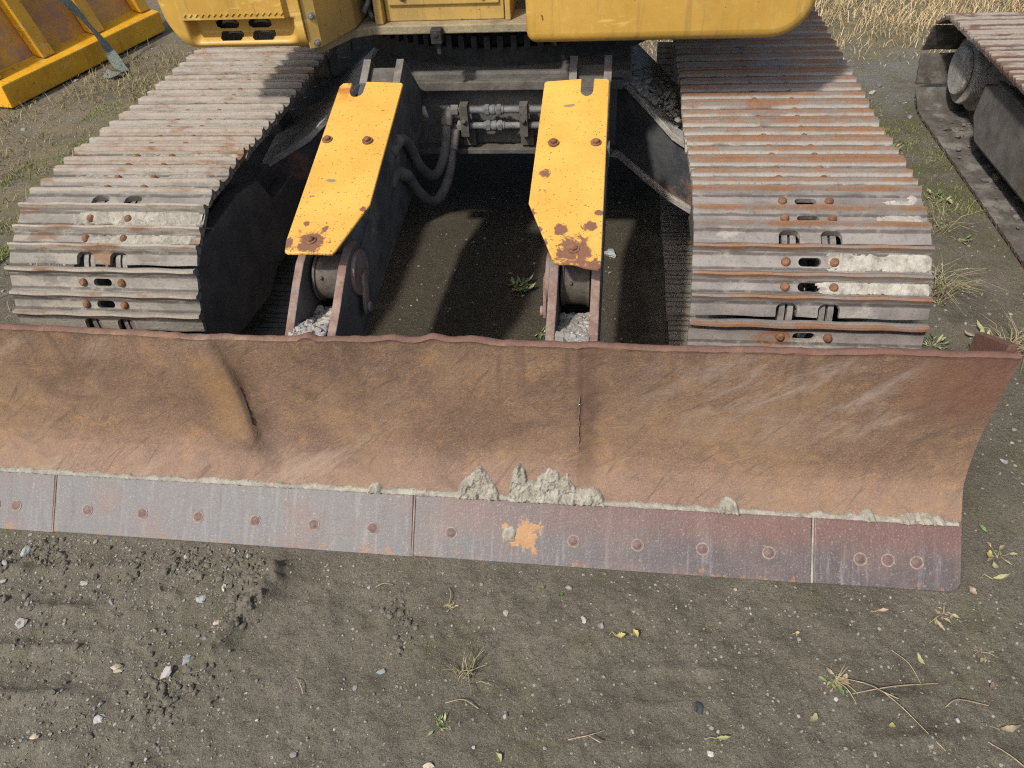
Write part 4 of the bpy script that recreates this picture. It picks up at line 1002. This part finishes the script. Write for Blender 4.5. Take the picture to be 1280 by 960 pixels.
st = obj('strap', bm, M['strap'], smooth=50); tag(st, 'worn grey green webbing strap hanging over the yellow dump body onto the grass', 'strap')
# small dark tyre-like lump of the yard behind it is left to shade

# ------------------------------------------------------------------ stones
STONES = [(-.76, -.959, .020, 'cream stone with a long shadow in the loose soil at left', 0), (-.617, -.961, .021, 'long flat pale stone in the middle of the loose soil', 1), (-.579, -.918, .019, 'blue grey pointed stone in the loose soil at left', 2),
          (-.546, -.806, .015, 'round cream pebble below the left end of the longer cutting edge', 0), (-.62, -.741, .016, 'pale blue grey pebble just below the third bolt of the cutting edge', 2), (-.571, -.698, .014, 'small white stone on the soil ridge under the blade', 1),
          (-.734, -1.095, .019, 'long white stone in the lower left soil', 1), (-.868, -1.157, .014, 'round yellowish pebble near the bottom left corner', 0), (-.996, -.719, .014, 'whitish pebble under the left cutting edge seam', 1), (-1.239, -.631, .022, 'pale grey stone beside dark soil clods at the far left', 2),
          (-1.094, -.865, .017, 'flat white chip of stone near the left edge of the picture', 1), (-.055, -.905, .012, 'small pale pebble left of the dry grass tuft', 2), (.117, -1.127, .015, 'tan round pebble at the bottom middle', 0), (.463, -.718, .012, 'white pebble below the third cutting edge bolt from the seam', 1),
          (.748, -.931, .016, 'dark blue grey pebble on the right part of the dirt', 3), (.901, -.68, .012, 'dark grey pebble close under the cutting edge at right', 3), (.771, -1.035, .010, 'small white pebble at the bottom right of the middle', 1), (.499, 1.106, .038, 'pale grey rock on the ground beside the right yellow cover', 2), (1.738, -.059, .016, 'small blue white stone right of the blade end', 2), (2.02, 2.95, .03, 'pale rounded stone beside the end of the second track', 1)]
SM = [m_simple('cream_stone', (.40, .34, .24), (.52, .46, .35), 30, .85), m_simple('white_stone', (.36, .34, .30), (.50, .48, .43), 30, .85), m_simple('blue_grey_stone', (.26, .28, .29), (.36, .37, .37), 30, .8), m_simple('dark_stone', (.05, .055, .06), (.09, .095, .10), 30, .8)]
for k, (x, y, r, lab, c) in enumerate(STONES):
    bm = B(); r *= .70; stone_bm(bm, (0, 0, 0), r, .55, 2, k+1.0, ax=(1.25 if k % 3 else 1, .75 if k % 2 else .95, 1), amp=.75)
    o = obj('stone', bm, SM[c], smooth=24); o.location = (x, y, GZ(x, y)+r*.22); tag(o, lab, 'stone', 'loose stones on the dirt')
# gravel strewn over the dirt (uncountable)
def scatter_stones(n, regionf, rf, mat, label, sub=1, name='gravel', amp=.38):
    t = bmesh.new(); bmesh.ops.create_icosphere(t, subdivisions=sub, radius=1); bv = np.array([v.co[:] for v in t.verts]); bf = np.array([[v.index for v in f.verts] for f in t.faces]); t.free()
    x, y = regionf(n); n = len(x); r = rf(n); z = gz(x, y)
    dv = bv[None]*(1+amp*(rng.random((n, len(bv), 1))-.5))
    s = np.stack([r*rng.uniform(.7, 1.4, n), r*rng.uniform(.7, 1.4, n), r*rng.uniform(.5, .95, n)], -1)
    dv = dv*s[:, None]; a = rng.random(n)*6.28; ca, sa = np.cos(a)[:, None], np.sin(a)[:, None]
    dv = np.stack([dv[..., 0]*ca-dv[..., 1]*sa, dv[..., 0]*sa+dv[..., 1]*ca, dv[..., 2]], -1)
    dv = dv+np.stack([x, y, z+s[:, 2]*.25], -1)[:, None]
    F = (bf[None]+(np.arange(n)*len(bv))[:, None, None]).reshape(-1, 3)
    o = raw(name, dv.reshape(-1, 3), F, mat, smooth=40); tag(o, label, name.replace('_', ' '), None, 'stuff'); return o
def reg_near(n):
    x = rng.uniform(-1.5, 1.9, n); y = rng.uniform(-1.3, -.45, n)
    pr = .09+.75*sstep(-.35, -.6, x)+.35*fbm(x*3, y*3, 3, 90)
    k = (rng.random(n) < pr) & ~((y > -.56)); return x[k], y[k]
scatter_stones(12000, reg_near, lambda n: .0014+.0032*rng.random(n)**2.4+.006*(rng.random(n) > .988), M['gravel'], 'fine gravel strewn over the dirt in front of the blade')
def reg_far(n):
    x = rng.uniform(-3.6, 3.4, n); y = rng.uniform(-.2, 4.6, n)
    k = (np.abs(x) > 1.34) | ((np.abs(x) < .69) & (rng.random(n) < .35)); k &= ~((x > 2.18) & (x < 2.85)); return x[k], y[k]
scatter_stones(7000, reg_far, lambda n: .003+.005*rng.random(n)**2.5+.014*(rng.random(n) > .99), M['gravel'], 'fine gravel on the yard ground beside and under the tracks')
CLODS = [(-.572, -.600, 90), (-.515, -.656, 170), (-.486, -.758, 200), (-.50, -.70, 120), (-.553, -.975, 70), (-.597, -1.043, 60), (-1.172, -.635, 70), (-1.206, -.622, 50), (-1.293, -.672, 40), (-.86, -.652, 60), (-.732, -.610, 90), (-.68, -.62, 60), (-.62, -1.0, 70), (-.02, -.80, 40), (-.06, -.72, 40)]
def reg_clod(n):
    x = []; y = []
    for cx, cy, q in CLODS: x.append(rng.normal(cx, .024, q)); y.append(rng.normal(cy, .028, q))
    x.append(rng.uniform(-1.4, -.45, 500)); y.append(rng.uniform(-1.25, -.58, 500))
    x = np.concatenate(x); y = np.minimum(np.concatenate(y), -.575); return x, y
scatter_stones(0, reg_clod, lambda n: .0015+.0085*rng.random(n)**3.2, M['soil'], 'crumbly dark soil clods along the ridge left of the blade front', 2, 'soil', .55)

# ------------------------------------------------------------------ grass, weeds, leaves
def blades(n, pos, hgt, lean, wid, flat=.0):
    x, y = pos(n); n = len(x); z = gz(x, y)-.004; a = rng.random(n)*6.283; l = lean(n); h = hgt(n, x, y); wd = wid*(.6+.8*rng.random(n))
    dx, dy = np.cos(a), np.sin(a); px, py_ = -dy, dx
    V = np.zeros((n, 5, 3))
    for k, t in ((0, 0), (1, .55)):
        off = h*np.sin(l*(.4+.6*t))*t; zz = h*np.cos(l*(.4+.6*t))*t
        ww = wd*(1-.35*t)
        for s, q in ((-1, 2*k), (1, 2*k+1)):
            V[:, q] = np.stack([x+dx*off+px*ww*s, y+dy*off+py_*ww*s, z+zz], -1)
    V[:, 4] = np.stack([x+dx*h*np.sin(l), y+dy*h*np.sin(l), z+h*np.cos(l)], -1)
    b = (np.arange(n)*5)[:, None]
    Fq = np.concatenate([b+np.array([[0, 1, 3]]), b+np.array([[0, 3, 2]]), b+np.array([[2, 3, 4]])])
    return V.reshape(-1, 3), Fq
def pos_dry(n):
    x = rng.uniform(-1.0, 7, n); y = 3.35+rng.random(n)**1.1*4.2
    k = (rng.random(n) < np.clip((y-3.3)/1.0, .03, 1)*(.25+1.1*fbm(x*2.4, y*2.4, 3, 70))); k &= ~((np.abs(x-1.01) < .34) & (y < 3)); return x[k], y[k]
V, F = blades(80000, pos_dry, lambda n, x, y: (.03+.13*rng.random(n))*np.clip((y-3.0)/1.2, .35, 1), lambda n: rng.uniform(.3, 1.45, n), .0019)
o = raw('dry_grass', V, F, M['dry_grass']); tag(o, 'tall straw coloured dry grass along the back edge of the yard', 'grass', None, 'stuff')
def pos_left(n):
    x = rng.uniform(-6.5, -1.38, n); y = rng.uniform(.2, 7, n)
    k = (rng.random(n) < sstep(-1.35, -2.2, x)*np.clip(3.6*fbm(x*2.2, y*2.2, 5, 71)-1.55, .02, 1)); return x[k], y[k]
V, F = blades(95000, pos_left, lambda n, x, y: .02+.11*rng.random(n)**1.6, lambda n: rng.uniform(.7, 1.56, n), .0020)
o = raw('dry_grass', V, F, M['matted']); tag(o, 'low matted dry grass on the ground left of the left track', 'grass', None, 'stuff')
def pos_moss(n):
    u = rng.random(n)*3.6; x = -2.42-.55*rng.random(n)**1.2; y = .9+2.3*rng.random(n)**1.5
    x2 = rng.uniform(1.5, 2.2, n); y2 = rng.uniform(1.5, 3.1, n); m = rng.random(n) < .18; x = np.where(m, x2, x); y = np.where(m, y2, y)
    k = rng.random(n) < np.clip(fbm(x*3.3, y*3.3, 5, 72)*4.0-1.45, 0, 1); return x[k], y[k]
V, F = blades(60000, pos_moss, lambda n, x, y: .008+.028*rng.random(n)**1.5, lambda n: rng.uniform(.2, 1.2, n), .0016)
o = raw('moss', V, F, M['moss']); tag(o, 'short green moss and grass on the ground beside the tracks', 'moss', None, 'stuff')

def m_leaf(name, a, b):
    g = G(name); c = g.mix(g.rng(g.noise(60, 4), .35, .65), a, b); return g.out(c, .6, 0, g.bump(g.noise(120, 3), .3, .002), .35)
LM = [m_leaf('yellow_leaf', (.46, .40, .13), (.34, .31, .11)), m_leaf('green_leaf', (.10, .17, .05), (.17, .24, .08)), m_leaf('tan_leaf', (.36, .29, .19), (.22, .165, .105)), m_leaf('pale_green_leaf', (.28, .30, .14), (.38, .36, .19)), m_leaf('dry_stem', (.27, .215, .125), (.40, .325, .20))]
def leaf(bm, c, L, wd, yaw_, curl=.3, tilt=0, mi=0, stem=0):
    n = 9; c = Vector(c); rot = Matrix.Rotation(yaw_, 3, 'Z') @ Matrix.Rotation(-tilt, 3, 'Y'); rows = []; q = random.Random(int(abs(c.x*7919+c.y*104729+yaw_*31+L*1e5)))
    bend = q.uniform(-.5, .5); fold = q.uniform(.2, .9); tw = q.uniform(-.5, .5)
    for k in range(n+1):
        t = k/n; w0 = wd*math.sin(math.pi*min(.99, t*.95+.03))**(.9 if t < .5 else 1.25)
        zc_ = curl*L*(t-.35)**2; row = []
        for s in (-1, 0, 1):
            ww = w0*q.uniform(.72, 1.15) if s else 0
            row.append(bm.verts.new(c+rot @ Vector((L*t, s*ww+bend*L*(t-.3)**2*.6, zc_+abs(s)*ww*fold+s*ww*tw*t+q.uniform(-.02, .02)*L))))
        rows.append(row)
    for a, b in zip(rows[:-1], rows[1:]):
        for j in (0, 1): bm.faces.new((a[j], a[j+1], b[j+1], b[j])).material_index = mi
    if stem: tube(bm, [c, c+rot @ Vector((-stem*.6, .004*bend*8, .003)), c+rot @ Vector((-stem, .012*bend, -.002))], [.0013, .001, .0008], 5, mi=mi)
LEAVES = [(.549, -.762, .030, 0, 'yellow leaf with a curled tip, left of a pair in the middle dirt'), (.605, -.759, .026, 0, 'small yellow leaf, right of a pair in the middle dirt'), (.399, -.639, .020, 1, 'round green leaf under the blade right of the centre seam'), (.338, -.626, .013, 1, 'tiny green leaf close below the rust patch'),
          (.287, -1.101, .028, 3, 'pale green folded leaf at the bottom centre'), (1.026, -.919, .046, 3, 'long pale green leaf lying on bare dirt left of the dry stalks'), (.786, -1.002, .038, 3, 'curled pale green leaf with a white pebble at its foot'), (1.386, -.671, .040, 2, 'tan crumpled leaf under the right bit of the blade, larger of two'), (1.373, -.640, .034, 0, 'yellowish leaf tucked against a tan crumpled leaf'),
          (1.231, -.625, .036, 2, 'tan torn leaf just below the right cutting bit'), (1.311, -.77, .036, 3, 'pale green leaf on a thin stem in the right dirt'), (1.458, -.804, .040, 2, 'broad tan leaf at the right edge, upper one'), (1.438, -.917, .05, 2, 'long dry tan leaf near the lower right corner'), (1.5, -.555, .030, 2, 'tan leaf at the blade corner on the right'),
          (1.582, -.408, .050, 0, 'yellow green leaf right of the blade end'), (1.56, -.50, .05, 3, 'pale leaf below the yellow green one by the blade end'), (1.595, -.345, .036, 1, 'green leaf nearest the top of the group beside the blade end'), (1.197, -.926, .024, 0, 'small yellow leaf beside the dry stalks at lower right'), (1.01, -.71, .013, 0, 'tiny yellow leaf speck under the seam of the right bit')]
for k, (x, y, L, c, lab) in enumerate(LEAVES):
    bm = B(); L *= .85; leaf(bm, (0, 0, 0), L, L*(.19 if L > .026 else .34), k*2.1, .8, .10, 0, L*.7 if k % 3 == 0 else 0)
    o = obj('fallen_leaf', bm, LM[c], smooth=60); o.location = (x, y, GZ(x, y)+.006); tag(o, lab, 'leaf', 'leaves lying on the dirt')
TW = [((.44, -1.035), (.487, -1.028), (.525, -1.005), 'forked pale twig at the bottom middle'), ((1.09, -.82), (1.188, -.86), (1.30, -.98), 'long dry stalk running down to the right across the dirt'), ((1.12, -.862), (1.22, -.838), (1.33, -.815), 'straight dry stalk crossing the longer one'), ((1.33, -.875), (1.36, -.858), (1.43, -.862), 'bent pale stalk near the right edge'), ((1.40, -.95), (1.44, -.99), (1.50, -1.05), 'thin dry stalk at the lower right corner'),
      ((-.13, -.66), (-.108, -.65), (-.085, -.645), 'short straw under the centre of the blade'), ((.13, -.972), (.176, -.966), (.215, -.980), 'bent straw below the dry grass tuft'), ((-.27, -.945), (-.253, -.959), (-.235, -.985), 'short straw in the left middle dirt'), ((1.24, -.74), (1.27, -.775), (1.29, -.82), 'curved thin stalk above the crossing stalks'), ((.08, -.645), (.09, -.67), (.088, -.705), 'upright straw caught under the blade')]
for k, (a, b, c, lab) in enumerate(TW):
    bm = B(); z = [GZ(*q)+.006 for q in (a, b, c)]
    tube(bm, spline([(*a, z[0]), (*b, z[1]+.010), (*c, z[2])], 5), .0013, 6)
    if k in (0, 1): tube(bm, [(*b, z[1]+.01), (b[0]+.03, b[1]-.015, z[1]+.012)], .0014, 5)
    o = obj('dry_stalk', bm, LM[4], smooth=60); tag(o, lab, 'stalk', 'dry stalks on the dirt')
def weed(x, y, r, n, cols, lab, hgt=.5, seed=0, cat='weed', wd=.22, stalks=0):
    q = random.Random(seed); bm = B(); n = int(n*1.7)
    for k in range(n):
        a = q.random()*6.28; L = r*q.uniform(.5, 1.0)
        b0 = Vector((q.uniform(-.4, .4)*r, q.uniform(-.4, .4)*r, .002)); L *= q.uniform(.35, .75); e = b0+Vector((math.cos(a)*L*.5, math.sin(a)*L*.5, L*hgt*.5)); tube(bm, [(b0.x*.3, b0.y*.3, 0), (b0+e)*.5+Vector((0, 0, .004)), e], [.0011, .0009, .0007], 4, mi=len(cols)-1); leaf(bm, e, L, L*wd*q.uniform(.6, 1.1), a+q.uniform(-.5, .5), q.uniform(-.6, 1.0), hgt*q.uniform(-.1, 1.1), q.randrange(len(cols)))
    for k in range(stalks):
        a = q.random()*6.28; L = r*q.uniform(.8, 1.7)
        tube(bm, spline([(0, 0, .004), (math.cos(a)*L*.5, math.sin(a)*L*.5, L*.3), (math.cos(a)*L, math.sin(a)*L, .005)], 4), .0013, 5, mi=len(cols)-1)
    o = obj('weed' if cat == 'weed' else 'grass_tuft', bm, [LM[c] for c in cols], smooth=60); o.location = (x, y, GZ(x, y)); return tag(o, lab, cat, 'weeds growing in the dirt')
weed(1.089, -.831, .045, 11, [1, 3, 4], 'small green weed with dry stalks in the lower right dirt', .25, 1, stalks=5)
weed(.119, .83, .075, 16, [1, 3], 'leafy weed in the shade between the two yellow covers', .7, 2)
weed(.24, .52, .055, 4, [1, 3], 'weed of two pale leaves just behind the blade lip beside the right lug', .3, 3)
weed(1.60, -.42, .05, 6, [3, 1, 2], 'wilted weed beside the blade end on the right', .2, 4)
weed(1.689, .527, .075, 7, [1, 3], 'green weed at the outer front corner of the right track', .8, 5)
weed(1.865, .559, .075, 6, [1, 3, 2], 'creeping green weed behind the right end of the blade', .4, 6)
weed(1.78, .80, .05, 5, [1, 3], 'two leaved weed in the dry tuft right of the track', .5, 7)
weed(2.02, 1.63, .09, 8, [1, 3], 'bright green weed between the two tracks, farther one', .8, 8)
weed(2.0, 1.27, .06, 6, [1, 3], 'bright green weed between the two tracks, nearer one', .5, 9)
weed(1.93, 2.15, .08, 10, [1, 3], 'small green weed farthest back between the tracks', .6, 10)
weed(.131, -1.026, .03, 8, [3, 1], 'tiny mossy weed below the dry grass tuft', .4, 11)
weed(.098, -.70, .035, 8, [3, 2], 'tiny yellowish weed under the middle of the blade', .4, 12)
weed(1.40, -.62, .036, 6, [2, 3, 2], 'withered weed under the right cutting bit', .15, 13, stalks=1)
weed(1.46, -.72, .036, 5, [2, 2], 'withered brown weed farther right in the dirt', .12, 14, stalks=1)
def tuft(x, y, n, h, lab, seed, lean=(.2, 1.2)):
    q = random.Random(seed); bm = B()
    for k in range(n):
        a = q.random()*6.28; l = q.uniform(*lean); L = h*q.uniform(.5, 1.1); bx, by = q.gauss(0, h*.16), q.gauss(0, h*.16)
        p1 = (bx+math.cos(a)*L*.5*math.sin(l*.6), by+math.sin(a)*L*.5*math.sin(l*.6), L*.5*math.cos(l*.6)); p2 = (bx+math.cos(a)*L*math.sin(l), by+math.sin(a)*L*math.sin(l), max(.004, L*math.cos(l)))
        tube(bm, [(bx, by, -.004), p1, p2], [.0014, .0012, .0004], 4, mi=q.choice((0, 0, 1)))
    o = obj('grass_tuft', bm, [LM[4], LM[3]], smooth=60); o.location = (x, y, GZ(x, y)); tag(o, lab, 'grass tuft', 'dry grass tufts')
tuft(.173, -.90, 24, .075, 'dry grass tuft standing alone in the dirt in front of the blade', 1)
tuft(1.80, .88, 80, .19, 'large straw coloured tuft against the outer side of the right track', 2, (.8, 1.52))
tuft(1.95, .50, 50, .17, 'straw coloured tuft at the right behind the blade end', 3, (.6, 1.5))
tuft(1.95, 1.35, 22, .18, 'sparse dry tuft between the two tracks', 4, (.7, 1.5))
